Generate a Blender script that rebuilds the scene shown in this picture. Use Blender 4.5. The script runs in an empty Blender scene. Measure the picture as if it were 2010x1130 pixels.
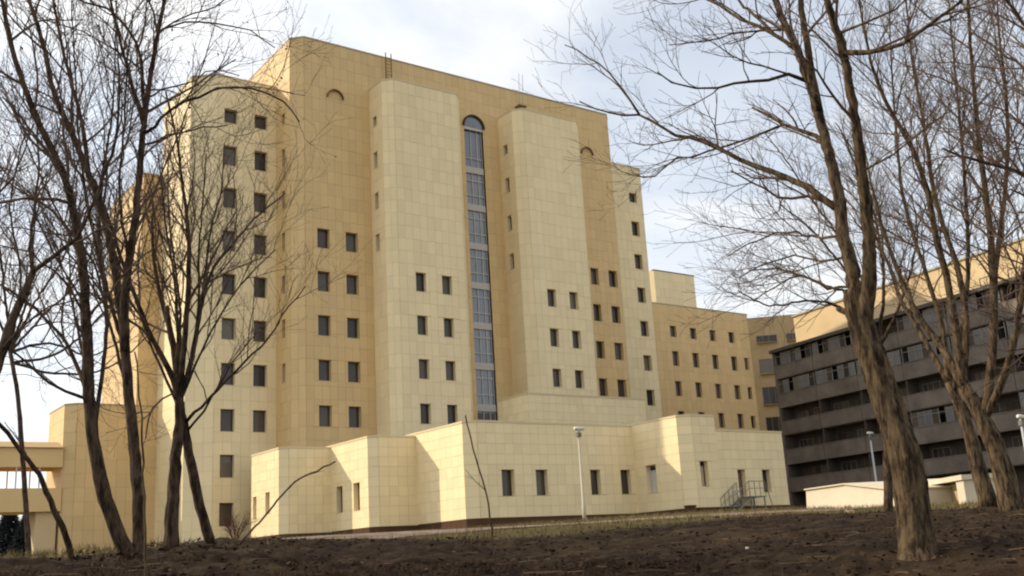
import bpy, bmesh, math, random
import numpy as np
from mathutils import Matrix, Vector

SC = bpy.context.scene
COL = SC.collection
rnd = random.Random(7)
nr = np.random.RandomState(11)

# ------------------------------------------------------------------ camera
# The origin is the photographer's eye. X runs along the hospital's facades, Y goes in behind them, Z up.
FPX = 2058.74
YAW, PIT, ROL = math.radians(36.36), math.radians(14.426), math.radians(-3.310)
FW = np.array([math.sin(YAW) * math.cos(PIT), math.cos(YAW) * math.cos(PIT), math.sin(PIT)])
_r0 = np.array([math.cos(YAW), -math.sin(YAW), 0.0])
_u0 = np.cross(_r0, FW)
RT = _r0 * math.cos(ROL) + _u0 * math.sin(ROL)
UP = -_r0 * math.sin(ROL) + _u0 * math.cos(ROL)
cam_data = bpy.data.cameras.new('camera')
cam = bpy.data.objects.new('camera', cam_data)
COL.objects.link(cam)
cam_data.sensor_width = 36.0
cam_data.lens = FPX / 2010 * 36.0
cam_data.clip_start, cam_data.clip_end = 0.1, 6000
cam.matrix_world = Matrix(((RT[0], UP[0], -FW[0], 0), (RT[1], UP[1], -FW[1], 0), (RT[2], UP[2], -FW[2], 0), (0, 0, 0, 1)))
SC.camera = cam

# ------------------------------------------------------------------ daylight
SUN_DIR = Vector((-1.0, 1.01, 0.885)).normalized()         # towards the sun: left of the facades and a little behind them
SUN_EL = math.asin(SUN_DIR.z)
SUN_AZ = math.atan2(SUN_DIR.x, SUN_DIR.y)
w = bpy.data.worlds.new('World')
SC.world = w
w.use_nodes = True
nt = w.node_tree
nt.nodes.clear()
N = nt.nodes.new
out = N('ShaderNodeOutputWorld')
bg = N('ShaderNodeBackground')
bg.inputs['Strength'].default_value = 0.1
sky = N('ShaderNodeTexSky')
sky.sky_type = 'NISHITA'
sky.sun_disc = False
sky.sun_elevation = SUN_EL
sky.sun_rotation = SUN_AZ
sky.altitude = 100
sky.air_density = 1.0
sky.dust_density = 1.2
sky.ozone_density = 0.5
tc = N('ShaderNodeTexCoord')
sep = N('ShaderNodeSeparateXYZ')
nt.links.new(tc.outputs['Generated'], sep.inputs[0])
# flatten the direction on to a cloud layer so that clouds get smaller towards the horizon
addz = N('ShaderNodeMath'); addz.operation = 'MAXIMUM'; addz.inputs[1].default_value = 0.0
nt.links.new(sep.outputs['Z'], addz.inputs[0])
addz2 = N('ShaderNodeMath'); addz2.operation = 'ADD'; addz2.inputs[1].default_value = 0.22
nt.links.new(addz.outputs[0], addz2.inputs[0])
dvx = N('ShaderNodeMath'); dvx.operation = 'DIVIDE'
dvy = N('ShaderNodeMath'); dvy.operation = 'DIVIDE'
nt.links.new(sep.outputs['X'], dvx.inputs[0]); nt.links.new(addz2.outputs[0], dvx.inputs[1])
nt.links.new(sep.outputs['Y'], dvy.inputs[0]); nt.links.new(addz2.outputs[0], dvy.inputs[1])
cmb = N('ShaderNodeCombineXYZ')
nt.links.new(dvx.outputs[0], cmb.inputs[0]); nt.links.new(dvy.outputs[0], cmb.inputs[1])
cmb.inputs[2].default_value = 2.6
nz = N('ShaderNodeTexNoise')
nz.inputs['Scale'].default_value = 1.55
nz.inputs['Detail'].default_value = 8
nz.inputs['Roughness'].default_value = 0.55
nz.inputs['Distortion'].default_value = 0.35
nt.links.new(cmb.outputs[0], nz.inputs['Vector'])
ramp = N('ShaderNodeValToRGB')
ramp.color_ramp.elements[0].position = 0.40
ramp.color_ramp.elements[0].color = (0.52, 0.52, 0.52, 1)
ramp.color_ramp.elements[1].position = 0.60
ramp.color_ramp.elements[1].color = (1, 1, 1, 1)
nt.links.new(nz.outputs['Fac'], ramp.inputs[0])
nz2 = N('ShaderNodeTexNoise')
nz2.inputs['Scale'].default_value = 3.4
nz2.inputs['Detail'].default_value = 6
nt.links.new(cmb.outputs[0], nz2.inputs['Vector'])
cr2 = N('ShaderNodeValToRGB')
cr2.color_ramp.elements[0].position = 0.3
cr2.color_ramp.elements[0].color = (4.5, 4.68, 4.9, 1)
cr2.color_ramp.elements[1].position = 0.7
cr2.color_ramp.elements[1].color = (5.9, 5.85, 5.75, 1)
nt.links.new(nz2.outputs['Fac'], cr2.inputs[0])
# thin cloud is brighter round the sun, all over the sky in one smooth falloff
dt = N('ShaderNodeVectorMath'); dt.operation = 'DOT_PRODUCT'
nrm = N('ShaderNodeVectorMath'); nrm.operation = 'NORMALIZE'
nt.links.new(tc.outputs['Generated'], nrm.inputs[0])
nt.links.new(nrm.outputs[0], dt.inputs[0]); dt.inputs[1].default_value = tuple(SUN_DIR)
mr_ = N('ShaderNodeMapRange'); mr_.inputs[1].default_value = 0.0; mr_.inputs[2].default_value = 1.0
mr_.inputs[3].default_value = 0.0; mr_.inputs[4].default_value = 1.0
nt.links.new(dt.outputs['Value'], mr_.inputs[0])
pw_ = N('ShaderNodeMath'); pw_.operation = 'POWER'; pw_.inputs[1].default_value = 3.0
nt.links.new(mr_.outputs[0], pw_.inputs[0])
ma_ = N('ShaderNodeMath'); ma_.operation = 'MULTIPLY_ADD'; ma_.inputs[1].default_value = 0.7; ma_.inputs[2].default_value = 1.0
nt.links.new(pw_.outputs[0], ma_.inputs[0])
scl = N('ShaderNodeVectorMath'); scl.operation = 'SCALE'
nt.links.new(cr2.outputs[0], scl.inputs[0]); nt.links.new(ma_.outputs[0], scl.inputs[3])
mx = N('ShaderNodeMix'); mx.data_type = 'RGBA'
nt.links.new(ramp.outputs[0], mx.inputs[0])
nt.links.new(sky.outputs[0], mx.inputs[6])
nt.links.new(scl.outputs[0], mx.inputs[7])
nt.links.new(mx.outputs[2], bg.inputs['Color'])
nt.links.new(bg.outputs[0], out.inputs[0])

sl = bpy.data.lights.new('sun', 'SUN')
sl.energy = 2.0
sl.angle = math.radians(0.8)
sl.color = (1.0, 0.86, 0.66)
sun = bpy.data.objects.new('sun', sl)
COL.objects.link(sun)
sun.location = (-60, 60, 80)
sun.rotation_euler = SUN_DIR.to_track_quat('Z', 'Y').to_euler()

SC.view_settings.view_transform = 'Standard'
SC.view_settings.look = 'None'
SC.view_settings.gamma = 1
SC.view_settings.use_curve_mapping = False
SC.view_settings.exposure = 0.99
SC.render.film_transparent = False
SC.cycles.max_bounces = 6
SC.cycles.filter_width = 2.1


# ------------------------------------------------------------------ helpers
def ray(x, y):
    return FW + RT * (x - 1005) / FPX - UP * (y - 565) / FPX


def at(x, y, d):
    """the point seen at photo pixel (x, y), d metres away measured over the ground"""
    r = ray(x, y)
    return r * (d / math.hypot(r[0], r[1]))


def link(o, parent=None):
    COL.objects.link(o)
    if parent is not None:
        o.parent = parent
    return o


def thing(name, label, cat, loc=(0, 0, 0), group=None, rz=0.0):
    o = bpy.data.objects.new(name, None)
    o.empty_display_size = 0.5
    o.location = loc
    o.rotation_euler = (0, 0, rz)
    o['label'] = label
    o['category'] = cat
    if group:
        o['group'] = group
    return link(o)


def tag(o, label, cat, group=None):
    o['label'] = label
    o['category'] = cat
    if group:
        o['group'] = group
    return o


class MB:
    """collects polygons for one mesh object"""

    def __init__(self):
        self.v, self.f = [], []

    def quad(self, a, b, c, d):
        n = len(self.v)
        self.v += [tuple(a), tuple(b), tuple(c), tuple(d)]
        self.f.append((n, n + 1, n + 2, n + 3))

    def poly(self, pts):
        n = len(self.v)
        self.v += [tuple(p) for p in pts]
        self.f.append(tuple(range(n, n + len(pts))))

    def box(self, x0, y0, z0, x1, y1, z1):
        n = len(self.v)
        self.v += [(x0, y0, z0), (x1, y0, z0), (x1, y1, z0), (x0, y1, z0), (x0, y0, z1), (x1, y0, z1), (x1, y1, z1), (x0, y1, z1)]
        self.f += [(n, n + 3, n + 2, n + 1), (n + 4, n + 5, n + 6, n + 7), (n, n + 1, n + 5, n + 4), (n + 1, n + 2, n + 6, n + 5),
                   (n + 2, n + 3, n + 7, n + 6), (n + 3, n, n + 4, n + 7)]

    def obox(self, o, ex, ey, ez):
        """box from corner o along three edge vectors"""
        o, ex, ey, ez = (np.array(q, float) for q in (o, ex, ey, ez))
        n = len(self.v)
        for c in (o, o + ex, o + ex + ey, o + ey, o + ez, o + ex + ez, o + ex + ey + ez, o + ey + ez):
            self.v.append(tuple(c))
        self.f += [(n, n + 3, n + 2, n + 1), (n + 4, n + 5, n + 6, n + 7), (n, n + 1, n + 5, n + 4), (n + 1, n + 2, n + 6, n + 5),
                   (n + 2, n + 3, n + 7, n + 6), (n + 3, n, n + 4, n + 7)]

    def bar(self, a, b, r, sides=6):
        tube(self, np.array([a, b], float), np.array([r, r], float), sides, cap=True)

    def mesh(self, name, mat, smooth=False):
        me = bpy.data.meshes.new(name)
        me.from_pydata(self.v, [], self.f)
        me.materials.append(mat)
        if smooth:
            me.polygons.foreach_set('use_smooth', [True] * len(me.polygons))
        me.update()
        return me

    def build(self, name, mat, parent=None, smooth=False, kind=None):
        o = bpy.data.objects.new(name, self.mesh(name, mat, smooth))
        if kind:
            o['kind'] = kind
        return link(o, parent)


def tube(mb, pts, rad, sides, cap=False, rough=0.0):
    n = len(pts)
    t = np.empty_like(pts)
    t[1:-1] = pts[2:] - pts[:-2]
    t[0] = pts[1] - pts[0]
    t[-1] = pts[-1] - pts[-2]
    t /= np.linalg.norm(t, axis=1)[:, None] + 1e-9
    m = np.abs(t.mean(0))
    ref = np.zeros(3)
    ref[int(np.argmin(m))] = 1.0
    u = np.cross(t, ref)
    u /= np.linalg.norm(u, axis=1)[:, None] + 1e-9
    v = np.cross(t, u)
    a = np.arange(sides) * (2 * math.pi / sides)
    R = np.repeat(rad[:, None], sides, 1)
    if rough:
        flute = nr.rand(sides) * 0.6 + 0.7
        R = R * (1 + rough * (nr.rand(n, sides) - 0.5) + rough * 0.6 * (flute - 1)[None, :])
    ring = pts[:, None, :] + (np.cos(a)[None, :, None] * u[:, None, :] + np.sin(a)[None, :, None] * v[:, None, :]) * R[:, :, None]
    b = len(mb.v)
    mb.v.extend(map(tuple, ring.reshape(-1, 3).tolist()))
    for i in range(n - 1):
        o = b + i * sides
        for k in range(sides):
            k2 = (k + 1) % sides
            mb.f.append((o + k, o + k2, o + sides + k2, o + sides + k))
    if cap:
        mb.f.append(tuple(range(b, b + sides))[::-1])
        mb.f.append(tuple(range(b + (n - 1) * sides, b + n * sides)))


# ------------------------------------------------------------------ materials
def mat(name, color, rough=0.8, spec=0.3, noise=0.0, nscale=3.0, panel=0.0, bump=0.0, bscale=30.0, metal=0.0, stretch=None, second=None, ior=None):
    m = bpy.data.materials.new(name)
    m.use_nodes = True
    t = m.node_tree
    p = t.nodes['Principled BSDF']
    p.inputs['Roughness'].default_value = rough
    p.inputs['Specular IOR Level'].default_value = spec
    p.inputs['Metallic'].default_value = metal
    if ior:
        p.inputs['IOR'].default_value = ior
    cur = t.nodes.new('ShaderNodeRGB')
    cur.outputs[0].default_value = (*color, 1)
    col = cur.outputs[0]
    geo = t.nodes.new('ShaderNodeNewGeometry')
    pos = geo.outputs['Position']
    if stretch:
        mp = t.nodes.new('ShaderNodeVectorMath'); mp.operation = 'MULTIPLY'
        mp.inputs[1].default_value = stretch
        t.links.new(pos, mp.inputs[0]); pos = mp.outputs[0]
    if noise:
        nn = t.nodes.new('ShaderNodeTexNoise')
        nn.inputs['Scale'].default_value = nscale
        nn.inputs['Detail'].default_value = 6
        nn.inputs['Roughness'].default_value = 0.65
        t.links.new(pos, nn.inputs['Vector'])
        if second:
            rp = t.nodes.new('ShaderNodeValToRGB')
            rp.color_ramp.elements[0].position = 0.5 - 0.25 / max(noise, .3)
            rp.color_ramp.elements[1].position = 0.5 + 0.25 / max(noise, .3)
            rp.color_ramp.elements[0].position = 0.40
            rp.color_ramp.elements[1].position = 0.60
            t.links.new(nn.outputs['Fac'], rp.inputs[0])
            mm = t.nodes.new('ShaderNodeMix'); mm.data_type = 'RGBA'
            mm.inputs[7].default_value = (*second, 1)
            t.links.new(rp.outputs[0], mm.inputs[0]); t.links.new(col, mm.inputs[6])
            col = mm.outputs[2]
        else:
            mr = t.nodes.new('ShaderNodeMapRange')
            mr.inputs[1].default_value = 0.25; mr.inputs[2].default_value = 0.75
            mr.inputs[3].default_value = 1 - noise; mr.inputs[4].default_value = 1 + noise
            t.links.new(nn.outputs['Fac'], mr.inputs[0])
            vm = t.nodes.new('ShaderNodeVectorMath'); vm.operation = 'SCALE'
            t.links.new(col, vm.inputs[0]); t.links.new(mr.outputs[0], vm.inputs[3])
            col = vm.outputs[0]
    if panel:
        oi = t.nodes.new('ShaderNodeObjectInfo')
        ad = t.nodes.new('ShaderNodeMath'); ad.operation = 'ADD'
        t.links.new(oi.outputs['Random'], ad.inputs[0]); t.links.new(geo.outputs['Random Per Island'], ad.inputs[1])
        fr = t.nodes.new('ShaderNodeMath'); fr.operation = 'FRACT'
        t.links.new(ad.outputs[0], fr.inputs[0])
        mr = t.nodes.new('ShaderNodeMapRange')
        mr.inputs[3].default_value = 1 - panel; mr.inputs[4].default_value = 1 + panel
        t.links.new(fr.outputs[0], mr.inputs[0])
        vm = t.nodes.new('ShaderNodeVectorMath'); vm.operation = 'SCALE'
        t.links.new(col, vm.inputs[0]); t.links.new(mr.outputs[0], vm.inputs[3])
        col = vm.outputs[0]
    if bump:
        bn = t.nodes.new('ShaderNodeTexNoise')
        bn.inputs['Scale'].default_value = bscale
        bn.inputs['Detail'].default_value = 8
        bn.inputs['Roughness'].default_value = 0.7
        t.links.new(pos, bn.inputs['Vector'])
        bp = t.nodes.new('ShaderNodeBump')
        bp.inputs['Strength'].default_value = bump
        bp.inputs['Distance'].default_value = 0.05
        t.links.new(bn.outputs['Fac'], bp.inputs['Height'])
        t.links.new(bp.outputs[0], p.inputs['Normal'])
    t.links.new(col, p.inputs['Base Color'])
    return m


CREAM_C = (0.86, 0.705, 0.425)
TAN_C = (0.69, 0.49, 0.24)
M = {
    'cream': mat('cream_cladding', CREAM_C, 0.62, 0.25, 0.04, 0.5, panel=0.045, stretch=(1, 1, 0.3)),
    'tan': mat('tan_cladding', TAN_C, 0.62, 0.25, 0.045, 0.5, panel=0.05, stretch=(1, 1, 0.3)),
    'cream_joint': mat('cream_joint', (0.60, 0.49, 0.30), 0.9, 0.1),
    'tan_joint': mat('tan_joint', (0.48, 0.34, 0.17), 0.9, 0.1),
    'cream_trim': mat('cream_trim', (0.66, 0.54, 0.33), 0.6, 0.3),
    'tan_trim': mat('tan_trim', (0.42, 0.33, 0.2), 0.6, 0.3),
    'coping': mat('coping_metal', (0.36, 0.33, 0.25), 0.5, 0.4, 0.1, 1.0),
    'dark_coping': mat('dark_coping', (0.08, 0.07, 0.06), 0.6, 0.3),
    'roof': mat('roof_felt', (0.12, 0.11, 0.10), 0.95, 0.1, 0.15, 0.7),
    'plinth': mat('plinth_and_arch_shade', (0.085, 0.042, 0.022), 0.85, 0.2, 0.25, 2.0),
    'pane': mat('window_glass', (0.068, 0.054, 0.045), 0.12, 0.35, 0.4, 0.35),
    'blue_pane': mat('stair_glass', (0.13, 0.135, 0.15), 0.06, 0.6, 0.25, 0.6, ior=1.8),
    'frame': mat('window_frame', (0.085, 0.065, 0.05), 0.6, 0.3),
    'grey_frame': mat('grey_frame', (0.22, 0.205, 0.185), 0.6, 0.3, 0.3, .8),
    'white_frame': mat('white_frame', (0.55, 0.54, 0.52), 0.5, 0.4),
    'spandrel': mat('spandrel', (0.50, 0.47, 0.43), 0.5, 0.4, 0.06, 2),
    'blind': mat('blind', (0.62, 0.58, 0.52), 0.8, 0.2, 0.05, 2),
    'tan_blind': mat('tan_blind', (0.55, 0.43, 0.30), 0.8, 0.2, 0.05, 2),
    'door': mat('door_paint', (0.20, 0.13, 0.09), 0.6, 0.3, 0.1, 2),
    'steel': mat('stair_steel', (0.20, 0.19, 0.16), 0.55, 0.5, 0.15, 4),
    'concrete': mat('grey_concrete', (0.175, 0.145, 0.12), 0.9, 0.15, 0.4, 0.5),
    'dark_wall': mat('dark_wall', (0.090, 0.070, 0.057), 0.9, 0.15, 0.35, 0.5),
    'beige': mat('beige_concrete', (0.46, 0.335, 0.18), 0.85, 0.2, 0.15, 0.5),
    'yellow': mat('yellow_render', (0.62, 0.47, 0.27), 0.8, 0.2, 0.08, 0.5),
    'white_wall': mat('pale_render', (0.60, 0.52, 0.39), 0.8, 0.2, 0.08, 1.2),
    'pole': mat('pole_paint', (0.46, 0.40, 0.30), 0.5, 0.4, 0.06, 3),
    'grey_pole': mat('grey_pole', (0.42, 0.42, 0.42), 0.5, 0.4, 0.06, 3),
    'lamp': mat('lamp_housing', (0.62, 0.60, 0.55), 0.4, 0.5),
    'lamp_dark': mat('lamp_box', (0.16, 0.14, 0.11), 0.5, 0.4),
    'bark': mat('dark_bark', (0.125, 0.084, 0.056), 0.95, 0.1, 0.3, 14, bump=0.9, bscale=28, stretch=(1, 1, 0.3), second=(0.030, 0.020, 0.014)),
    'bark_tan': mat('tan_bark', (0.17, 0.118, 0.066), 0.95, 0.1, 0.3, 17, bump=1.0, bscale=26, stretch=(1, 1, 0.22), second=(0.030, 0.020, 0.014)),
    'twig': mat('twig_bark', (0.135, 0.092, 0.066), 0.9, 0.15),
    'twig_tan': mat('twig_tan_bark', (0.13, 0.085, 0.052), 0.9, 0.15, 0.3, 2),
    'dead_leaf': mat('dead_leaf', (0.052, 0.032, 0.020), 0.95, 0.1, 0.5, 5),
    'needle': mat('conifer_needles', (0.014, 0.026, 0.027), 0.8, 0.2, 0.4, 1.2),
    'clod': mat('soil_clod', (0.018, 0.012, 0.009), 0.98, 0.05, 0.5, 6),
    'straw': mat('dry_grass', (0.17, 0.125, 0.055), 0.95, 0.1, 0.4, 1.5),
    'paper': mat('paper', (0.6, 0.58, 0.54), 0.9, 0.1),
    'red_twig': mat('red_shrub', (0.11, 0.045, 0.035), 0.9, 0.1),
    'rust_and_shade': mat('rust_and_shade_paint', (0.22, 0.12, 0.055), 0.8, 0.2, 0.3, 3),
}

def vary_panes(m, stops):
    """each pane its own: bare dark glass, drawn curtain, half-closed blind"""
    t = m.node_tree
    p = t.nodes['Principled BSDF']
    oi = t.nodes.new('ShaderNodeObjectInfo')
    rp = t.nodes.new('ShaderNodeValToRGB')
    rp.color_ramp.interpolation = 'CONSTANT'
    e = rp.color_ramp.elements
    while len(e) < len(stops):
        e.new(0.5)
    for k, (pos, c) in enumerate(stops):
        e[k].position = pos
        e[k].color = (*c, 1)
    t.links.new(oi.outputs['Random'], rp.inputs[0])
    t.links.new(rp.outputs[0], p.inputs['Base Color'])


vary_panes(M['pane'], [(0, (.050, .040, .034)), (.3, (.072, .058, .048)), (.55, (.10, .082, .066)), (.75, (.040, .031, .026)), (.88, (.155, .128, .10))])
# ------------------------------------------------------------------ ground
ctrl = []


def cp(px, py, d):
    ctrl.append(at(px, py, d))


for px, py, d in [(-300, 1140, 12), (0, 1131, 12), (400, 1133, 11), (1005, 1131, 11), (1500, 1131, 10), (2010, 1131, 9), (2400, 1115, 9),
                  (1801, 1098, 10.3), (1500, 1085, 14), (1100, 1095, 15), (700, 1100, 14), (260, 1089, 14), (340, 1077, 16), (415, 1064, 17.5),
                  (120, 1112, 15.5), (0, 1122, 15), (-300, 1128, 15),
                  (600, 1070, 21), (850, 1061, 23), (1100, 1047, 25), (1300, 1029, 27), (1500, 1013, 29), (1700, 1007, 32), (1985, 1003, 21), (1850, 1003, 27),
                  (2400, 985, 22),
                  (500, 1060, 30), (700, 1054, 36), (1000, 1036, 39), (1250, 1017, 42), (50, 1107, 30), (120, 1100, 45), (-200, 1115, 35), (110, 1095, 78), (0, 1099, 80)]:
    cp(px, py, d)
for p in [(0, 0, -1.6), (4, -2, -1.6), (-4, 0, -1.6), (0, -8, -1.9), (10, -6, -1.7), (-10, 2, -1.7), (-25, -20, -2.0), (25, -25, -1.9), (2.5, 4, -1.15), (5, 2.5, -1.1),
          (27, 70, 1.75), (27, 63.5, 1.68), (31, 57.8, 1.68), (34, 51.5, 1.68), (40, 51.5, 1.68), (47.5, 46.8, 1.74), (58, 46.8, 1.95), (64, 40, 1.9), (50, 60, 2.1), (24, 72, 1.95),
          (45, 36.5, 1.62), (49, 33.9, 1.1), (52.7, 31, 1.35), (60, 25, 1.6), (80, 40, 2.2), (81, 67, 2.3), (70, 80, 2.3), (100, 85, 2.3), (20, 78, 1.8), (0, 78, 1.85),
          (-40, 60, 1.6), (-30, 20, 0.2), (60, 0, 0.6), (80, -30, 0.2), (-60, 120, 2.2), (40, 130, 2.4), (130, 60, 2.4), (130, 0, 1.6), (-120, 40, 2.0), (-60, -60, -1), (60, -80, -1), (150, 150, 2.4)]:
    ctrl.append(np.array(p, float))
CT = np.array(ctrl)


def _tps(r2):
    return 0.5 * r2 * np.log(r2 + 1e-6)


_n = len(CT)
_S = 20.0
_xy = CT[:, :2] / _S
_K = _tps(((_xy[:, None] - _xy[None]) ** 2).sum(-1)) + np.eye(_n) * 0.004
_P = np.hstack([np.ones((_n, 1)), _xy])
_A = np.block([[_K, _P], [_P.T, np.zeros((3, 3))]])
_w = np.linalg.solve(_A, np.concatenate([CT[:, 2], np.zeros(3)]))


def gz_arr(x, y):
    q = np.stack([x, y], 1) / _S
    o = np.empty(len(q))
    for i in range(0, len(q), 20000):
        s = q[i:i + 20000]
        o[i:i + 20000] = _tps(((s[:, None] - _xy[None]) ** 2).sum(-1)) @ _w[:_n] + _w[_n] + s @ _w[_n + 1:]
    r = np.hypot(x, y)
    k = np.clip((r - 110) / 70, 0, 1)
    k = k * k * (3 - 2 * k)
    return o * (1 - k) + 2.3 * k


def gz(x, y):
    return float(gz_arr(np.array([x], float), np.array([y], float))[0])


def vnoise(x, y, s, seed):
    """smooth value noise on arrays"""
    rs = np.random.RandomState(seed)
    T = rs.rand(256, 256)
    fx, fy = x * s, y * s
    ix, iy = np.floor(fx).astype(int), np.floor(fy).astype(int)
    u, v = fx - ix, fy - iy
    u, v = u * u * (3 - 2 * u), v * v * (3 - 2 * v)
    g = lambda a, b: T[a % 256, b % 256]
    return (g(ix, iy) * (1 - u) + g(ix + 1, iy) * u) * (1 - v) + (g(ix, iy + 1) * (1 - u) + g(ix + 1, iy + 1) * u) * v


# polar sheet, fine in front of the viewer, reaching the horizon
ang_f = np.linspace(math.radians(-5), math.radians(78), 560)
ang_b = np.linspace(math.radians(78), math.radians(355), 92)[1:-1]
ang = np.concatenate([ang_f, ang_b])
rad = np.concatenate([[0.6, 1.5, 2.6, 3.8], np.geomspace(4.6, 40, 250), np.geomspace(41, 140, 90), np.geomspace(150, 3500, 22)])
AA, RR = np.meshgrid(ang, rad)
GX, GY = (RR * np.sin(AA)).ravel(), (RR * np.cos(AA)).ravel()
GZ = gz_arr(GX, GY)
rr = np.hypot(GX, GY)
# how far the dug soil reaches, by bearing: beyond it lie the path and the thin grass
edge_pts = [(-40, 22), (0, 15.5), (8, 15.0), (12.5, 17), (16, 20), (24, 21.5), (32, 23), (40, 26), (46, 29), (50, 32), (56, 31), (62, 30), (75, 30), (120, 30)]
EB = np.array([e[0] for e in edge_pts], float); ED = np.array([e[1] for e in edge_pts], float)


def soil_edge(x, y):
    b = np.degrees(np.arctan2(x, y))
    return np.interp(b, EB, ED) + (vnoise(x, y, 0.35, 3) - 0.5) * 3


near = np.clip((soil_edge(GX, GY) - rr) / 2.0, 0, 1)
fade = np.clip(1 - (rr - 14) / 30, 0.15, 1)
GZ += near * fade * ((vnoise(GX, GY, 0.8, 1) - .5) * .16 + (vnoise(GX, GY, 2.6, 2) - .5) * .11 + (vnoise(GX, GY, 7.5, 4) - .5) * .075) + (1 - near) * (vnoise(GX, GY, 1.2, 5) - .5) * .03
na, nrg = len(ang), len(rad)
verts = np.stack([GX, GY, GZ], 1)
faces = []
for i in range(nrg - 1):
    a = i * na
    for k in range(na):
        k2 = (k + 1) % na
        faces.append((a + k, a + k2, a + na + k2, a + na + k))
vl = verts.tolist()
vl.append((0, 0, gz(0, 0)))
for k in range(na):
    faces.append((k, len(vl) - 1, (k + 1) % na))
me = bpy.data.meshes.new('ground')
me.from_pydata(vl, [], faces)
me.polygons.foreach_set('use_smooth', [True] * len(me.polygons))
att = me.attributes.new('soil', 'FLOAT', 'POINT')
soilv = np.append(near, 1.0).astype(np.float32)
att.data.foreach_set('value', soilv)
gm = bpy.data.materials.new('ground_soil')
gm.use_nodes = True
t = gm.node_tree
p = t.nodes['Principled BSDF']
p.inputs['Roughness'].default_value = 1.0
p.inputs['Specular IOR Level'].default_value = 0.08
g = t.nodes.new('ShaderNodeNewGeometry')


def tnoise(t, g, s, d=6, r=.65):
    n = t.nodes.new('ShaderNodeTexNoise')
    n.inputs['Scale'].default_value = s; n.inputs['Detail'].default_value = d; n.inputs['Roughness'].default_value = r
    t.links.new(g.outputs['Position'], n.inputs['Vector'])
    return n


def tramp(t, src, stops):
    r = t.nodes.new('ShaderNodeValToRGB')
    e = r.color_ramp.elements
    while len(e) < len(stops):
        e.new(0.5)
    for k, (pp, c) in enumerate(stops):
        e[k].position = pp
        e[k].color = (*c, 1)
    t.links.new(src, r.inputs[0])
    return r


n1, n2, n3 = tnoise(t, g, 2.4), tnoise(t, g, 0.5), tnoise(t, g, 14)
soil = tramp(t, n1.outputs['Fac'], [(.3, (.011, .0068, .0042)), (.5, (.027, .0165, .0095)), (.7, (.052, .033, .018))])
grass = tramp(t, n2.outputs['Fac'], [(.3, (.085, .060, .034)), (.5, (.105, .085, .034)), (.7, (.085, .082, .025))])
sa = t.nodes.new('ShaderNodeAttribute'); sa.attribute_name = 'soil'
mxx = t.nodes.new('ShaderNodeMix'); mxx.data_type = 'RGBA'
n4 = tnoise(t, g, .55, 5, .7)
patch = tramp(t, n4.outputs['Fac'], [(.50, (0, 0, 0)), (.66, (.75, .75, .75))])
mat2 = t.nodes.new('ShaderNodeMix'); mat2.data_type = 'RGBA'
mat2.inputs[7].default_value = (.062, .042, .022, 1)
t.links.new(patch.outputs[0], mat2.inputs[0]); t.links.new(soil.outputs[0], mat2.inputs[6])
t.links.new(sa.outputs['Fac'], mxx.inputs[0]); t.links.new(grass.outputs[0], mxx.inputs[6]); t.links.new(mat2.outputs[2], mxx.inputs[7])
bp = t.nodes.new('ShaderNodeBump'); bp.inputs['Strength'].default_value = 0.8; bp.inputs['Distance'].default_value = 0.06
t.links.new(n3.outputs['Fac'], bp.inputs['Height']); t.links.new(bp.outputs[0], p.inputs['Normal'])
t.links.new(mxx.outputs[2], p.inputs['Base Color'])
me.materials.append(gm)
go = link(bpy.data.objects.new('ground', me))
go['kind'] = 'structure'


def base_z(x, y):
    return gz(x, y)


# the pale footpath between the dug soil and the annex: a strip that follows the ground
pc = [(600, 1062, 26), (720, 1056, 29), (850, 1050, 31), (1000, 1040, 33.5), (1150, 1028, 36), (1300, 1016, 38.5), (1430, 1008, 40), (1560, 1000, 41.5), (1700, 1000, 40)]
pcp = np.array([at(*q)[:2] for q in pc])
tt = np.linspace(0, len(pcp) - 1, 90)
cx = np.interp(tt, range(len(pcp)), pcp[:, 0]); cy = np.interp(tt, range(len(pcp)), pcp[:, 1])
dx, dy = np.gradient(cx), np.gradient(cy)
ln = np.hypot(dx, dy)
pb = MB()
rows = []
for s in np.linspace(-2.4, 2.4, 7):
    wv = s * (1 + 0.12 * np.sin(tt * 3.1 + s))
    x, y = cx - dy / ln * wv, cy + dx / ln * wv
    z = gz_arr(x, y) + 0.05 - 0.03 * abs(s / 2.4)
    rows.append(np.stack([x, y, z], 1))
for i in range(len(rows) - 1):
    for k in range(len(tt) - 1):
        pb.quad(rows[i][k], rows[i][k + 1], rows[i + 1][k + 1], rows[i + 1][k])
po = pb.build('path', mat('path_gravel', (0.27, 0.205, 0.15), 0.95, 0.1, 0.35, 1.6, bump=0.4, bscale=12, second=(0.16, 0.115, 0.08)), None)
po['kind'] = 'structure'

# ------------------------------------------------------------------ clad buildings
MESHES = {}


def shared(key, fn):
    if key not in MESHES:
        MESHES[key] = fn()
    return MESHES[key]


def rot_to(d):
    return math.atan2(d[1], d[0])


def panel_mesh(wd, ht, mkey):
    def fn():
        mb = MB()
        t_ = 0.035
        mb.v = [(0, 0, 0), (wd, 0, 0), (wd, 0, ht), (0, 0, ht), (0, -t_, 0), (wd, -t_, 0), (wd, -t_, ht), (0, -t_, ht)]
        mb.f = [(4, 5, 6, 7), (0, 1, 5, 4), (1, 2, 6, 5), (2, 3, 7, 6), (3, 0, 4, 7)]
        return mb.mesh('panel', M[mkey])
    return shared(('panel', round(wd, 3), round(ht, 3), mkey), fn)


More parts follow.
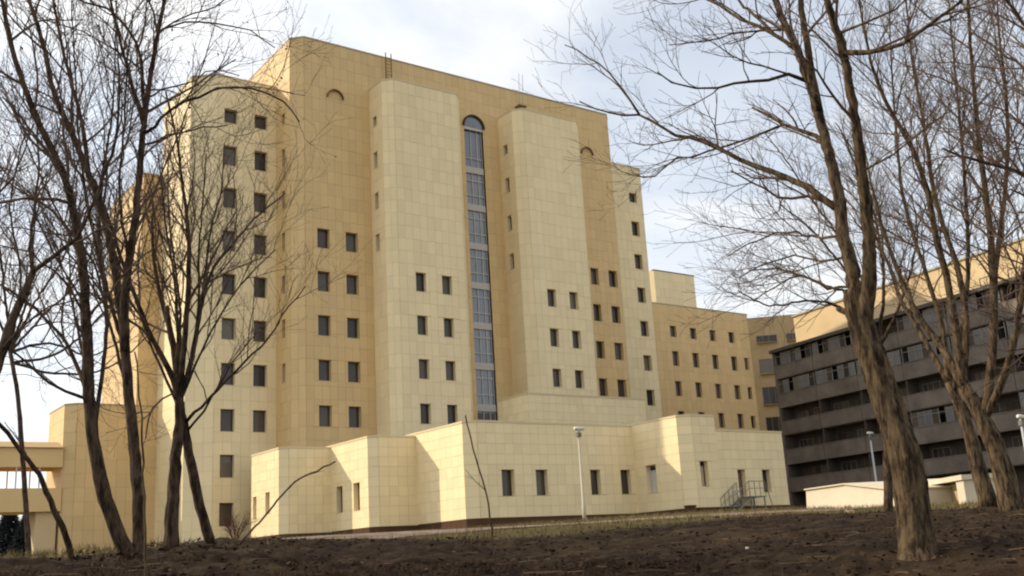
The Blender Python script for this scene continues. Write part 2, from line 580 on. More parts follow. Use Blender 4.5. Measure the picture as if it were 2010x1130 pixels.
class Building:
    def __init__(self, name, label, cat, loc):
        self.o = thing(name, label, cat, loc)
        self.loc = np.array(loc, float)
        self.panels = []            # (score, wall object, mkey, origin, dir, w, h)
        self.walls = {}

    def child(self, o, pos, rz=0.0, parent=None):
        """parent o to the building (or to one of its parts, whose own origin is the building's)"""
        o.location = Vector(pos) - Vector(self.loc)
        o.rotation_euler = (0, 0, rz)
        link(o, parent or self.o)
        return o

    def mesh(self, mb, name, m, parent=None, smooth=False, kind=None):
        o = bpy.data.objects.new(name, mb.mesh(name, m, smooth))
        o.data.transform(Matrix.Translation(-Vector(self.loc)))
        if kind:
            o['kind'] = kind
        link(o, parent or self.o)
        return o

    def volume(self, foot, z0, z1, mkey, clad, windows=None, pw=0.62, ph=0.98, plinth=0.0, name='wall', coping=None, arch=None):
        """foot: plan polygon, left to right along the faces one sees; clad: indices of edges that get panels.
        windows: {edge: [(s0, s1, za, zb, style)]} with s measured from the edge's start"""
        windows = windows or {}
        coping = coping or mkey + '_trim'
        wall = MB()
        jobs = []
        nf = len(foot)
        for i in range(nf):
            a, b = np.array(foot[i], float), np.array(foot[(i + 1) % nf], float)
            L = np.linalg.norm(b - a)
            d = (b - a) / L
            n = np.array([d[1], -d[0]])
            P = lambda s, off, z: (a[0] + d[0] * s + n[0] * off, a[1] + d[1] * s + n[1] * off, z)
            if i not in clad:
                wall.quad(P(0, 0, z0), P(L, 0, z0), P(L, 0, z1), P(0, 0, z1))
                continue
            wins = list(windows.get(i, []))
            holes = [(q[0], q[1], q[2], q[3]) for q in wins]
            ss = sorted({0.0, L, *[h[0] for h in holes], *[h[1] for h in holes]})
            zs = sorted({z0, z1, *[h[2] for h in holes], *[h[3] for h in holes]})
            for j in range(len(ss) - 1):
                zr = None
                for k in range(len(zs) - 1):
                    sm, zm = (ss[j] + ss[j + 1]) / 2, (zs[k] + zs[k + 1]) / 2
                    inside = any(h[0] < sm < h[1] and h[2] < zm < h[3] for h in holes)
                    if not inside:
                        zr = (zs[k] if zr is None else zr)
                    if (inside or k == len(zs) - 2) and zr is not None:
                        ze = zs[k] if inside else zs[k + 1]
                        wall.quad(P(ss[j], 0, zr), P(ss[j + 1], 0, zr), P(ss[j + 1], 0, ze), P(ss[j], 0, ze))
                        zr = None
            jobs.append((i, a, d, n, L, wins, holes))
        wall.poly([(x, y, z1 - 0.25) for x, y in foot][::-1])
        wo = self.mesh(wall, name, M[mkey + '_joint'])
        rv, cpb = MB(), MB()
        rb = MB()
        rb.poly([(x, y, z1 - 0.2) for x, y in foot][::-1])
        self.mesh(rb, 'roof', M['roof'])
        for (i, a, d, n, L, wins, holes) in jobs:
            P = lambda s, off, z: np.array((a[0] + d[0] * s + n[0] * off, a[1] + d[1] * s + n[1] * off, z))
            rz = rot_to(d)
            for (s0, s1, za, zb) in holes:
                D, O = -0.26, 0.036
                for q in ((P(s0, O, za), P(s0, D, za), P(s0, D, zb), P(s0, O, zb)), (P(s1, D, za), P(s1, O, za), P(s1, O, zb), P(s1, D, zb)),
                          (P(s0, D, zb), P(s1, D, zb), P(s1, O, zb), P(s0, O, zb)), (P(s0, O, za), P(s1, O, za), P(s1, D, za), P(s0, D, za))):
                    pass
            # panels: whole cells, cut round the openings
            ncol = max(1, round(L / pw))
            cw = L / ncol
            zz = z0 + plinth
            nrow = max(1, round((z1 - 0.1 - zz) / ph))
            ch = (z1 - 0.1 - zz) / nrow
            gap = 0.012
            for c in range(ncol):
                for r in range(nrow):
                    rects = [(c * cw, (c + 1) * cw, zz + r * ch, zz + (r + 1) * ch)]
                    for h in holes:
                        nx = []
                        for q in rects:
                            if h[1] <= q[0] or h[0] >= q[1] or h[3] <= q[2] or h[2] >= q[3]:
                                nx.append(q); continue
                            x0, x1 = max(q[0], h[0]), min(q[1], h[1])
                            if q[2] < h[2]: nx.append((q[0], q[1], q[2], h[2]))
                            if q[3] > h[3]: nx.append((q[0], q[1], h[3], q[3]))
                            y0, y1 = max(q[2], h[2]), min(q[3], h[3])
                            if q[0] < h[0]: nx.append((q[0], h[0], y0, y1))
                            if q[1] > h[1]: nx.append((h[1], q[1], y0, y1))
                        rects = nx
                    for q in rects:
                        w_, h_ = q[1] - q[0] - gap, q[3] - q[2] - gap
                        if w_ < 0.04 or h_ < 0.04:
                            continue
                        o = P(q[0] + gap / 2, 0.0, q[2] + gap / 2)
                        if arch and i == arch[0]:
                            acx, ahw, abot, aspr = arch[1:]
                            sx, sz = (q[0] + q[1]) / 2, (q[2] + q[3]) / 2
                        cc = o + np.array([d[0] * w_ / 2, d[1] * w_ / 2, h_ / 2])
                        dist = np.linalg.norm(cc)
                        face = -float(np.dot(cc[:2], n)) / dist
                        self.panels.append((face * w_ * h_ / dist ** 2, wo, mkey, o, d, w_, h_))
            # metal coping along the top edge, butted against the panels below
            cpb.obox(P(-0.03, -0.3, z1 - 0.1), (d[0] * (L + .06), d[1] * (L + .06), 0), (n[0] * 0.36, n[1] * 0.36, 0), (0, 0, 0.13))
            if plinth:
                pl = MB()
                pl.obox(P(0, -0.2, z0 - 0.8), (d[0] * L, d[1] * L, 0), (n[0] * 0.212, n[1] * 0.212, 0), (0, 0, 0.8 + plinth - 0.012))
                self.mesh(pl, 'plinth', M['plinth'])
            for wn in wins:
                self.window(P(wn[0], -0.32, wn[2]), rz, wn[1] - wn[0], wn[3] - wn[2], wn[4], mkey)
        self.mesh(cpb, 'coping', M[coping])
        return wo

    def window(self, pos, rz, w_, h_, style, rkey=None):
        fkey = {'std': 'frame', 'slit': 'frame', 'blind': 'white_frame', 'tan_blind': 'frame', 'door': 'door', 'white': 'grey_frame'}[style]
        pkey = {'std': 'pane', 'slit': 'pane', 'blind': 'blind', 'tan_blind': 'tan_blind', 'door': 'door', 'white': 'pane'}[style]

        def ff():
            mb = MB()
            b = 0.055
            mb.box(0, -0.02, 0, b, 0.05, h_); mb.box(w_ - b, -0.02, 0, w_, 0.05, h_)
            mb.box(b, -0.02, 0, w_ - b, 0.05, b); mb.box(b, -0.02, h_ - b, w_ - b, 0.05, h_)
            if style == 'door':
                mb.box(b, -0.015, h_ * .48, w_ - b, 0.04, h_ * .48 + .08)
            elif w_ > 1.1:
                mb.box(w_ * .6 - .025, -0.015, b, w_ * .6 + .025, 0.045, h_ - b)
                if w_ > 1.6:
                    mb.box(w_ * .3 - .025, -0.015, b, w_ * .3 + .025, 0.045, h_ - b)
            return mb.mesh('window', M[fkey])

        def pf():
            mb = MB()
            if style in ('blind', 'tan_blind'):      # closed slatted blind behind the glass line, a gap left at the top
                ns = 9
                for k in range(ns):
                    za, zb = h_ * .82 * k / ns, h_ * .82 * (k + 1) / ns
                    mb.quad((0.03, 0.035, za), (w_ - .03, 0.035, za), (w_ - .03, 0.012, zb), (0.03, 0.012, zb))
                mb.quad((0.03, 0.04, h_ * .82), (w_ - .03, 0.04, h_ * .82), (w_ - .03, 0.04, h_), (0.03, 0.04, h_))
            else:
                mb.quad((0.03, 0.02, 0.03), (w_ - .03, 0.02, 0.03), (w_ - .03, 0.02, h_ - .03), (0.03, 0.02, h_ - .03))
            me_ = mb.mesh('pane', M[pkey])
            if style in ('blind', 'tan_blind'):
                me_.materials.append(M['pane'])
                me_.polygons[len(me_.polygons) - 1].material_index = 1
            return me_
        key = (round(w_, 2), round(h_, 2), style)
        name = 'door' if style == 'door' else 'window'
        f = bpy.data.objects.new(name, shared(('wf', key), ff))
        self.child(f, pos, rz)
        pn = bpy.data.objects.new('door_leaf' if style == 'door' else ('blind' if 'blind' in style else 'pane'), shared(('wp', key), pf))
        link(pn, f)
        sl_ = bpy.data.objects.new('sill', shared(('ws', key), lambda: self._sill(w_)))
        if style not in ('door',):
            link(sl_, f)
        if rkey:
            def rf():
                mb = MB()
                A, B_ = -0.356, 0.06
                mb.quad((0, A, 0), (0, B_, 0), (0, B_, h_), (0, A, h_))
                mb.quad((w_, B_, 0), (w_, A, 0), (w_, A, h_), (w_, B_, h_))
                mb.quad((0, B_, h_), (w_, B_, h_), (w_, A, h_), (0, A, h_))
                mb.quad((0, A, 0), (w_, A, 0), (w_, B_, 0), (0, B_, 0))
                return mb.mesh('reveal', M[rkey])
            link(bpy.data.objects.new('reveal', shared(('wr', key, rkey), rf)), f)

    @staticmethod
    def _sill(w_):
        mb = MB()
        mb.box(0.004, -0.37, 0.004, w_ - .004, -0.024, 0.03)
        return mb.mesh('sill', M['cream_trim'])

    def finish(self, limit=300):
        self.panels.sort(key=lambda q: -q[0])
        rest = {}
        for k, (sc_, wo, mkey, o, d, w_, h_) in enumerate(self.panels):
            if k < limit:
                ob = bpy.data.objects.new('panel', panel_mesh(w_, h_, mkey))
                self.child(ob, o, rot_to(d), wo)
                ob.rotation_euler = (rnd.gauss(0, .0035), rnd.gauss(0, .0012), rot_to(d) + rnd.gauss(0, .004))
            else:
                mb = rest.setdefault(mkey, MB())
                n = np.array([d[1], -d[0], 0]) * (0.035 + rnd.uniform(-.006, .004))
                dd = np.array([d[0], d[1], 0]) * w_
                hh = np.array([0, 0, h_])
                b = len(mb.v)
                mb.v += [tuple(q) for q in (o, o + dd, o + dd + hh, o + hh, o + n, o + dd + n, o + dd + hh + n, o + hh + n)]
                mb.f += [(b + 4, b + 5, b + 6, b + 7), (b, b + 1, b + 5, b + 4), (b + 1, b + 2, b + 6, b + 5), (b + 2, b + 3, b + 7, b + 6), (b + 3, b, b + 4, b + 7)]
        for mkey, mb in rest.items():
            self.mesh(mb, 'panels', M[mkey], kind='stuff')


ROWS = [10.5, 13.8, 17.1, 20.42, 23.72, 27.05, 30.4, 33.6]


def win(c, zc, w_=1.0, h_=1.55, style='std'):
    return (c - w_ / 2, c + w_ / 2, zc - h_ / 2, zc + h_ / 2, style)


# --- the hospital itself: slab, two towers, left wing, right wing
H = Building('hospital_building', 'tall tan hospital block with two cream towers either side of an arched glass stair window', 'building', (46.0, 68.0, 2.0))
# slab
sf = [(30.71, 84), (30.71, 68.8), (31.5, 68.0), (62.2, 68.0), (63.0, 68.8), (63.0, 84)]
front = []
for x in (32.95, 35.28):
    front += [win(x - 31.5, z, .98) for z in ROWS[:5]]
front += [win(61.35 - 31.5, z, 1.0) for z in ROWS[:5]]
front += [win(59.2 - 31.5, z, .9) for z in ROWS[:5]]
GX0, GX1 = 46.0, 47.9
arch_h = (GX1 - GX0) / 2
front.append((GX0 - 31.5, GX1 - 31.5, 9.0, 35.45, None))
slab_slits = [win(84 - 70.0, z, .55, 1.4 if z < 33 else .9, 'slit') for z in ROWS[1:]]


# the glazed stair strip needs no ordinary window: give the volume its hole, then fill it by hand
class _W:
    pass


_old_window = Building.window


def _window(self, pos, rz, w_, h_, style, rkey=None):
    if style is None:
        return
    _old_window(self, pos, rz, w_, h_, style, rkey)


Building.window = _window
slab_wall = H.volume(sf, 2.0, 39.88, 'tan', [0, 1, 2, 3], {0: slab_slits, 2: front})

# arched head of the strip: dark half-round opening with a shade-brown ring, and the strip's frame
acx = (GX0 + GX1) / 2
ARC = [(acx + arch_h * math.cos(a), 35.45 + arch_h * math.sin(a)) for a in np.linspace(0, math.pi, 19)]
# head: glass half disc a little in front of the wall panels' backs, brown ring painted as the shade under the arch
g_ = MB()
yb = 68.0 - 0.045
g_.poly([(x, yb + 0.0, z) for x, z in ARC])
strip = H.mesh(g_, 'arch_glass', M['blue_pane'])
ringm = MB()
for k in range(len(ARC) - 1):
    (x0, z0_), (x1, z1_) = ARC[k], ARC[k + 1]
    ex = lambda x, z, s: (acx + (x - acx) * s, 35.45 + (z - 35.45) * s)
    o0, o1 = ex(x0, z0_, 1.17), ex(x1, z1_, 1.17)
    ringm.quad((x0, yb - .14, z0_), (x1, yb - .14, z1_), (o1[0], yb - .14, o1[1]), (o0[0], yb - .14, o0[1]))
    ringm.quad((x1, yb - .14, z1_), (x0, yb - .14, z0_), (x0, yb, z0_), (x1, yb, z1_))
    ringm.quad((o0[0], yb - .14, o0[1]), (o1[0], yb - .14, o1[1]), (o1[0], yb + .02, o1[1]), (o0[0], yb + .02, o0[1]))
H.mesh(ringm, 'arch_shade_ring', M['plinth'])
gl = MB()
gl.quad((GX0, 68.24, 9.0), (GX1, 68.24, 9.0), (GX1, 68.24, 35.45), (GX0, 68.24, 35.45))
stair_glass = H.mesh(gl, 'stair_window', M['blue_pane'])
for x in (GX0 + .03, acx - .25, acx + .38, GX1 - .09):
    mull = MB()
    mull.box(x, 68.17, 9.0, x + .06, 68.235, 35.45)
    H.mesh(mull, 'mullion', M['white_frame'], stair_glass)
for z in [31.61, 28.3, 24.95, 21.6, 18.25, 14.95, 11.6]:
    sb = MB()
    sb.box(GX0 + .02, 68.10, z - .28, GX1 - .02, 68.16, z + .28)
    H.mesh(sb, 'spandrel', M['spandrel'], stair_glass)
    sb = MB()
    sb.box(GX0 + .02, 68.15, z + 1.02, GX1 - .02, 68.2, z + 1.09)
    H.mesh(sb, 'transom', M['white_frame'], stair_glass)
    sb = MB()
    sb.box(GX0 + .02, 68.15, z - 1.0, GX1 - .02, 68.2, z - 0.93)
    H.mesh(sb, 'transom', M['white_frame'], stair_glass)
sb = MB()
sb.box(GX0 + .02, 68.0, 35.2, GX1 - .02, 68.1, 35.45)
H.mesh(sb, 'transom', M['white_frame'], stair_glass)

# little half-round lunettes near the slab's two upper corners
for x, z in ((34.05, 35.25), (59.35, 35.3)):
    lb = MB()
    R = .62
    pts = [(x + R * math.cos(a), z + R * math.sin(a)) for a in np.linspace(0, math.pi, 13)]
    lun = MB()
    lun.poly([(q[0], 67.955, q[1]) for q in pts])
    lo = H.mesh(lun, 'lunette', M['tan'])
    shade_arc = MB()
    for k in range(12):
        (x0, z0_), (x1, z1_) = pts[k], pts[k + 1]
        s = lambda q: (x + (q[0] - x) * 1.13, z + (q[1] - z) * 1.13)
        a0, a1 = s(pts[k]), s(pts[k + 1])
        shade_arc.quad((x0, 67.75, z0_), (x1, 67.75, z1_), (a1[0], 67.75, a1[1]), (a0[0], 67.75, a0[1]))
        shade_arc.quad((x1, 67.75, z1_), (x0, 67.75, z0_), (x0, 67.97, z0_), (x1, 67.97, z1_))
        shade_arc.quad((a0[0], 67.75, a0[1]), (a1[0], 67.75, a1[1]), (a1[0], 67.97, a1[1]), (a0[0], 67.97, a0[1]))
    H.mesh(shade_arc, 'shade_arc', M['rust_and_shade'], lo)  # brown arc paints in the shade under the niche's curved top

# towers
for (xl, xr, cols, nrow, zt) in ((37.08, 44.14, (39.62, 41.93), 4, 36.68), (49.6, 56.67, (52.05, 54.35), 4, 36.85)):
    ft = [(xl, 67.99), (xl, 66.0), (xl + .7, 65.3), (xr - .55, 65.3), (xr, 65.85), (xr, 67.99)]
    wf = []
    for c in cols:
        wf += [win(c - (xl + .7), z, .88, 1.5) for z in ROWS[:nrow]]
    ws = [win(.85, z, .6, 1.35 if z < 33 else .85, 'slit') for z in ROWS[4:]]
    H.volume(ft, 2.0, zt, 'cream', [0, 1, 2, 3, 4], {0: ws, 2: wf})
# left wing
wf = []
for c in (27.05, 29.45):
    for z in ROWS:
        wf.append(win(c - 26.05, z, 1.02, 1.6 if z < 33 else 1.15))
for z in (7.3, 4.0):
    wf.append(win(27.05 - 26.05, z, 1.02, 1.6))
H.volume([(24.45, 79.2), (24.45, 72.7), (26.05, 71.4), (30.70, 71.4), (30.70, 79.2)], 2.0, 36.85, 'cream', [0, 1, 2], {2: wf})
# rear step of the left wing
H.volume([(22.95, 88.5), (22.95, 79.0), (24.44, 79.0), (24.46, 79.21), (30.7, 79.21), (30.7, 88.5)], 2.0, 30.9, 'tan', [0, 1])
# right wing
H.volume([(62.9, 71.5), (69.2, 71.5), (70.0, 72.3), (70.0, 92), (62.9, 92)], 2.0, 36.9, 'cream', [0, 1], {0: [win(68.0 - 62.9, z, 1.0, 1.5 if z < 33 else 1.0) for z in ROWS]})
H.volume([(31.0, 84.01), (31.0, 112), (70, 112), (70, 92.01), (63, 84.01)], 2.0, 34.0, 'tan', [])

# masts and the hatch box on the roofs
for x in (38.45, 38.95):
    pb_ = MB()
    pb_.bar((x, 67.6, 36.2), (x, 67.6, 40.1), .045)
    H.mesh(pb_, 'ladder_rail', M['rust_and_shade'])
for k in range(12):
    ld = MB()
    ld.bar((38.45, 67.6, 36.4 + k * .3), (38.95, 67.6, 36.4 + k * .3), .025)
    H.mesh(ld, 'ladder_rung', M['rust_and_shade'])
hb = MB()
hb.box(51.5, 67.3, 36.6, 52.2, 67.9, 38.2)
hb.box(51.45, 67.25, 38.2, 52.25, 67.96, 38.3)
H.mesh(hb, 'roof_hatch', M['rust_and_shade'])
for x in (51.7, 52.1):
    pb_ = MB(); pb_.bar((x, 67.6, 38.3), (x, 67.4, 41.3), .03)
    H.mesh(pb_, 'roof_mast', M['grey_pole'])
H.finish()

# --- low stepped annex in front
A = Building('annex_building', 'low flat-roofed cream annex whose stepped front has sunlit left walls and brown plinth', 'building', (40.0, 56.0, 2.2))
BZ = 2.0
PL = 0.36
A.volume([(27.98, 69.2), (27.98, 64.59), (28.45, 64.12), (31.42, 64.12), (31.42, 69.2)], BZ, 7.82, 'cream', [0, 1, 2],
         {0: [win(69.2 - 68.55, 4.22, .6, 1.5, 'std'), win(69.2 - 66.4, 4.4, .7, 1.4, 'std')]}, pw=.62, ph=.6, plinth=.3)
A.volume([(31.43, 67), (31.43, 58.87), (31.9, 58.4), (34.61, 58.4), (34.61, 67)], BZ, 7.92, 'cream', [0, 1, 2],
         {0: [win(67 - 62.85, 4.3, .85, 1.7), win(67 - 60.45, 4.3, .85, 1.75, 'tan_blind')]}, pw=.62, ph=.6, plinth=.34)
fw_ = [win(c - 35.22, 4.4, w_, 1.6) for c, w_ in ((37.32, .92), (39.88, .9), (44.2, .82), (46.8, .85))]
A.volume([(34.62, 65.2), (34.62, 52.84), (35.22, 52.24), (47.64, 52.24), (47.64, 61.0), (47.64, 65.2)], BZ, 8.12, 'cream', [0, 1, 2], {2: fw_}, pw=.66, ph=.6, plinth=.38)
A.volume([(47.65, 60), (47.65, 47.93), (48.3, 47.28), (50.35, 47.28), (50.35, 60)], BZ, 8.2, 'cream', [0, 1, 2, 3],
         {0: [win(60 - 50.65, 4.45, .95, 1.8, 'blind')], 2: [win(49.0 - 48.3, 4.47, .7, 1.6, 'tan_blind')]}, pw=.66, ph=.6, plinth=.4)
A.volume([(50.36, 47.36), (56.85, 47.36), (56.85, 60), (50.36, 60)], BZ, 7.3, 'cream', [0],
         {0: [(52.1 - 50.36, 52.82 - 50.36, 3.0, 4.75, 'door'), win(54.83 - 50.36, 4.0, .76, 1.48)]}, pw=.66, ph=.6, plinth=.42)
A.volume([(46.0, 65.2), (46.0, 61.3), (57.6, 61.3), (57.6, 65.2)], 7.9, 11.7, 'cream', [0, 1], pw=.66, ph=.6)
A.finish()

# --- four-storey tan block beyond, with the beige link at its end
B = Building('rear_block', 'four-storey tan block with rows of small windows behind the cream annex', 'building', (85.0, 86.0, 2.2))
bw = []
for c in (85.62, 88.88, 92.15, 95.4):
    for z, hh in ((24.4, 1.35), (21.2, 1.75), (17.7, 1.75), (14.25, 1.75)):
        bw.append(win(c - 70.02, z, 1.0, hh))
for z in (21.3, 17.7, 14.2):
    bw.append(win(97.6 - 70.02, z, .75, 1.5))
B.volume([(70.02, 85.3), (98.6, 85.3), (98.6, 100), (70.02, 100)], 2.0, 27.62, 'tan', [0], {0: bw}, pw=.8, ph=1.1)
B.volume([(89.9, 92), (97.0, 92), (97.0, 99), (89.9, 99)], 27.3, 34.1, 'cream', [0], pw=.8, ph=1.1, coping='dark_coping')
bl = MB()
c0, c1 = np.array((98.62, 85.28)), np.array((103.6, 80.3))
dd = (c1 - c0) / np.linalg.norm(c1 - c0); nn = np.array((dd[1], -dd[0]))
Lc = np.linalg.norm(c1 - c0)
bl.obox((c0[0], c0[1], 2.0), (dd[0] * Lc, dd[1] * Lc, 0), (-nn[0] * 9, -nn[1] * 9, 0), (0, 0, 25.1))
B.mesh(bl, 'link_wall', M['beige'])
for z, hh in ((24.3, .95), (20.9, 1.9), (17.3, 2.2), (13.6, 2.3)):
    for s, w_ in ((.8, 2.5), (4.4, 2.5)):
        ps = c0 + dd * s + nn * 0.03
        B.window(np.array((ps[0], ps[1], z - hh / 2)), rot_to(dd), w_, hh, 'white')
B.finish()

# --- dark concrete building on the right, loggias floor over floor
D = Building('balcony_building', 'dark grey five-storey building with rows of deep loggias behind the right-hand trees', 'building', (81.6, 60.0, 2.2))
q0, q1 = np.array((81.6, 67.7)), np.array((75.2, 30.8))
dL = np.linalg.norm(q1 - q0)
dd = (q1 - q0) / dL
nn = np.array((dd[1], -dd[0]))
DP = lambda s, off, z: np.array((q0[0] + dd[0] * s + nn[0] * off, q0[1] + dd[1] * s + nn[1] * off, z))
V = lambda l, o, z: ((dd[0] * l, dd[1] * l, 0), (nn[0] * o, nn[1] * o, 0), (0, 0, z))
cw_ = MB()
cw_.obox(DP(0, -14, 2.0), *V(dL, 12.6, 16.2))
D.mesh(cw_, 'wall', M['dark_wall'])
rf_ = MB()
rf_.obox(DP(-.3, -14, 18.2), *V(dL + .6, 14.35, .3))
eb_ = MB(); eb_.obox(DP(-4.4, -14.9, 2.0), *V(4.1, 7.8, 16.5)); D.mesh(eb_, 'side_wing', M['beige'])
D.mesh(rf_, 'roof', M['dark_coping'])
ew = MB(); ew.obox(DP(-.25, -14, 2.0), *V(.24, 14.0, 16.19))
D.mesh(ew, 'end_wall', M['concrete'])
tops = [16.85, 14.1, 11.35, 8.6, 5.9]
nb = 7
bl_ = dL / nb
for k, zt in enumerate(tops):
    fl = MB(); fl.obox(DP(0, -1.39, zt - 1.32), *V(dL, 1.32, .16))
    D.mesh(fl, 'floor_slab', M['concrete'])
    for b in range(nb):
        pm = MB()
        pm.obox(DP(b * bl_ + .03, -.06, zt - 1.25 - .12 * (k % 2)), *V(bl_ - .06, .09, 1.25 + .1 * (k % 2)))
        pm.obox(DP(b * bl_ + .03, -.1, zt + .0), *V(bl_ - .06, .16, .07))
        D.mesh(pm, 'balcony_front', M['concrete'])
        glazed = (k == 1) or (k == 0 and b in (0, 1, 3, 4)) or (k == 3 and b in (3, 5))
        oh = (tops[k - 1] - 1.4 - zt) if k else 18.15 - zt
        for j in range(2):
            wp = DP(b * bl_ + .6 + j * 2.5, -1.36, zt - .6)
            D.window(wp, rot_to(dd), 1.9, 1.55, 'white' if (b + j + k) % 2 else 'std')
        if glazed:
            nfr = 7
            fr = MB(); fr.obox(DP(b * bl_ + .1, -.085, zt + .08 + oh * .62), *V(bl_ - .2, .07, .05))
            fo = D.mesh(fr, 'loggia_glazing', M['grey_frame'])
            for j in range(nfr + 1):
                fr = MB(); fr.obox(DP(b * bl_ + .1 + j * (bl_ - .26) / nfr, -.08, zt + .08), *V(.06, .06, oh - .12))
                D.mesh(fr, 'mullion', M['grey_frame'], fo)
            for j in range(nfr):
                if (j * 7 + b * 3 + k) % 5:
                    gp = MB()
                    s_ = b * bl_ + .16 + j * (bl_ - .26) / nfr
                    gp.quad(DP(s_, -.05, zt + .08), DP(s_ + (bl_ - .26) / nfr - .06, -.05, zt + .08), DP(s_ + (bl_ - .26) / nfr - .06, -.05, zt + oh - .06), DP(s_, -.05, zt + oh - .06))
                    D.mesh(gp, 'pane', M['blue_pane'] if (j + b) % 3 else M['pane'], fo)
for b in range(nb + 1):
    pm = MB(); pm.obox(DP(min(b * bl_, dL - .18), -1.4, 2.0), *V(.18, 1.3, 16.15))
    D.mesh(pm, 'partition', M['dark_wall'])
D_top = MB()
D_top.obox(DP(-4.4, -15, 18.52), *V(dL + 4.4, 8.0, 4.75))
D.mesh(D_top, 'upper_storey', M['yellow'])
tc_ = MB(); tc_.obox(DP(-4.5, -15.1, 23.27), *V(dL + 4.6, 8.25, .18))
D.mesh(tc_, 'coping', M['coping'])
for j in range(11):
    ps = DP(5.0 + j * 2.9, -6.985, 19.6)
    if j > 4:
        D.window(ps, rot_to(dd), 1.2, 1.6, 'std')

# --- far left: tan block and the covered footbridge that runs into it
E_ = Building('tan_block', 'plain tan block at the left that the covered footbridge runs into', 'building', (21.0, 80.0, 1.8))
E_.volume([(18.05, 84), (18.05, 79.4), (18.75, 78.7), (24.43, 78.7), (24.43, 84)], 1.6, 12.5, 'tan', [0, 1, 2], pw=.7, ph=1.0)
E_.finish(200)
K = Building('covered_footbridge', 'tan covered footbridge on pillars with a band of clear windows at far left', 'footbridge', (10.0, 80.5, 4.9))
km = MB()
km.box(-30, 79.2, 4.95, 18.04, 82.4, 6.55); K.mesh(km, 'lower_wall', M['tan'])
km = MB()
km.box(-30, 79.2, 8.0, 18.04, 79.45, 9.35); km.box(-30, 82.15, 8.0, 18.04, 82.4, 9.35); K.mesh(km, 'upper_wall', M['tan'])
km = MB()
for k in range(24):
    x0 = -30 + k * 2.0
    km.quad((x0, 79.0, 9.36), (x0 + 2, 79.0, 9.36), (x0 + 2, 80.8, 9.95), (x0, 80.8, 9.95))
    km.quad((x0 + 2, 82.6, 9.36), (x0, 82.6, 9.36), (x0, 80.8, 9.95), (x0 + 2, 80.8, 9.95))
km.quad((-30, 79.0, 9.355), (-30, 82.6, 9.355), (18, 82.6, 9.355), (18, 79, 9.355))
K.mesh(km, 'roof', M['beige'])
for k in range(33):
    x = -30 + k * 1.5
    if x > 17.9: break
    for y in (79.25, 82.3):
        km = MB(); km.box(x, y, 6.55, x + .09, y + .07, 8.0)
        K.mesh(km, 'mullion', M['white_frame'])
for x in (16.5, 4.5, -7.5, -19.5):
    km = MB(); km.box(x, 79.5, 1.2, x + 1.35, 82.1, 4.94)
    K.mesh(km, 'pillar', M['yellow'])

# ------------------------------------------------------------------ pale low huts on the right


def wall_prism(mb, pts, thick):
    """pts: outline of the front face as 3D points; extruded away from the viewer"""
    p_ = [np.array(q, float) for q in pts]
    e1 = p_[1] - p_[0]
    n_ = np.array([-e1[1], e1[0], 0.0]); n_ /= np.linalg.norm(n_)
    if np.dot(n_, p_[0]) < 0: n_ = -n_
    bk = [q + n_ * thick for q in p_]
    mb.poly(p_)
    mb.poly(bk[::-1])
    for i in range(len(p_)):
        j = (i + 1) % len(p_)
        mb.quad(p_[i], bk[i], bk[j], p_[j])


hp = [at(1582, 962, 60.0), at(1660, 951, 56.0), at(1757, 962, 51.5), at(1757, 1012, 51.5), at(1584, 1003, 60.0)]
hut = thing('low_hut', 'low pale hut with a shallow gable beside the thick forked tree', 'hut', tuple(hp[4]))
hm_ = MB()
off = [q - hp[4] for q in hp]
wall_prism(hm_, off, 5.0)
hm_.build('wall', M['white_wall'], hut)
ro = MB()
for i in (0, 1):
    a, b = off[i], off[i + 1]
    e = (b - a); n_ = np.array([-e[1], e[0], 0.0]); n_ /= np.linalg.norm(n_)
    if np.dot(n_, hp[0]) < 0: n_ = -n_
    ro.obox(a - n_ * .12 + np.array((0, 0, .005)), e, n_ * 5.3, (0, 0, .07))
ro.build('roof', M['white_wall'], hut)
p0_ = at(1822, 985, 54)
sh = thing('concrete_bunker', 'pale flat bunker with a recessed front between two tree trunks', 'bunker', tuple(p0_))
q_ = [at(1820, 950, 54), at(1893, 958, 50.5), at(1893, 990, 50.5), at(1828, 1000, 54)]
q_ = [v - p0_ for v in q_]
bk = MB()
ee = q_[1] - q_[0]; ee[2] = 0
nb_ = np.array([-ee[1], ee[0], 0.0]); nb_ /= np.linalg.norm(nb_)
if np.dot(nb_, p0_) < 0: nb_ = -nb_
L_ = np.linalg.norm(ee); eu = ee / L_
hgt = 1.35; zb_ = q_[3][2] - .25
bk.obox(q_[0] * np.array((1, 1, 0)) + np.array((0, 0, zb_)), eu * .75, nb_ * 2, (0, 0, hgt))
bk.obox(q_[0] * np.array((1, 1, 0)) + eu * (L_ - .75) + np.array((0, 0, zb_)), eu * .75, nb_ * 2, (0, 0, hgt))
bk.build('side_wall', M['white_wall'], sh)
bk = MB(); bk.obox(q_[0] * np.array((1, 1, 0)) + eu * .76 + nb_ * .5 + np.array((0, 0, zb_)), eu * (L_ - 1.52), nb_ * 1.4, (0, 0, hgt - .05))
bk.build('back_wall', M['beige'], sh)
bk = MB(); bk.obox(q_[0] * np.array((1, 1, 0)) - eu * .1 - nb_ * .1 + np.array((0, 0, zb_ + hgt + .002)), eu * (L_ + .2), nb_ * 2.2, (0, 0, .22))
bk.build('roof', M['white_wall'], sh)

# ------------------------------------------------------------------ lamps, stair, small things


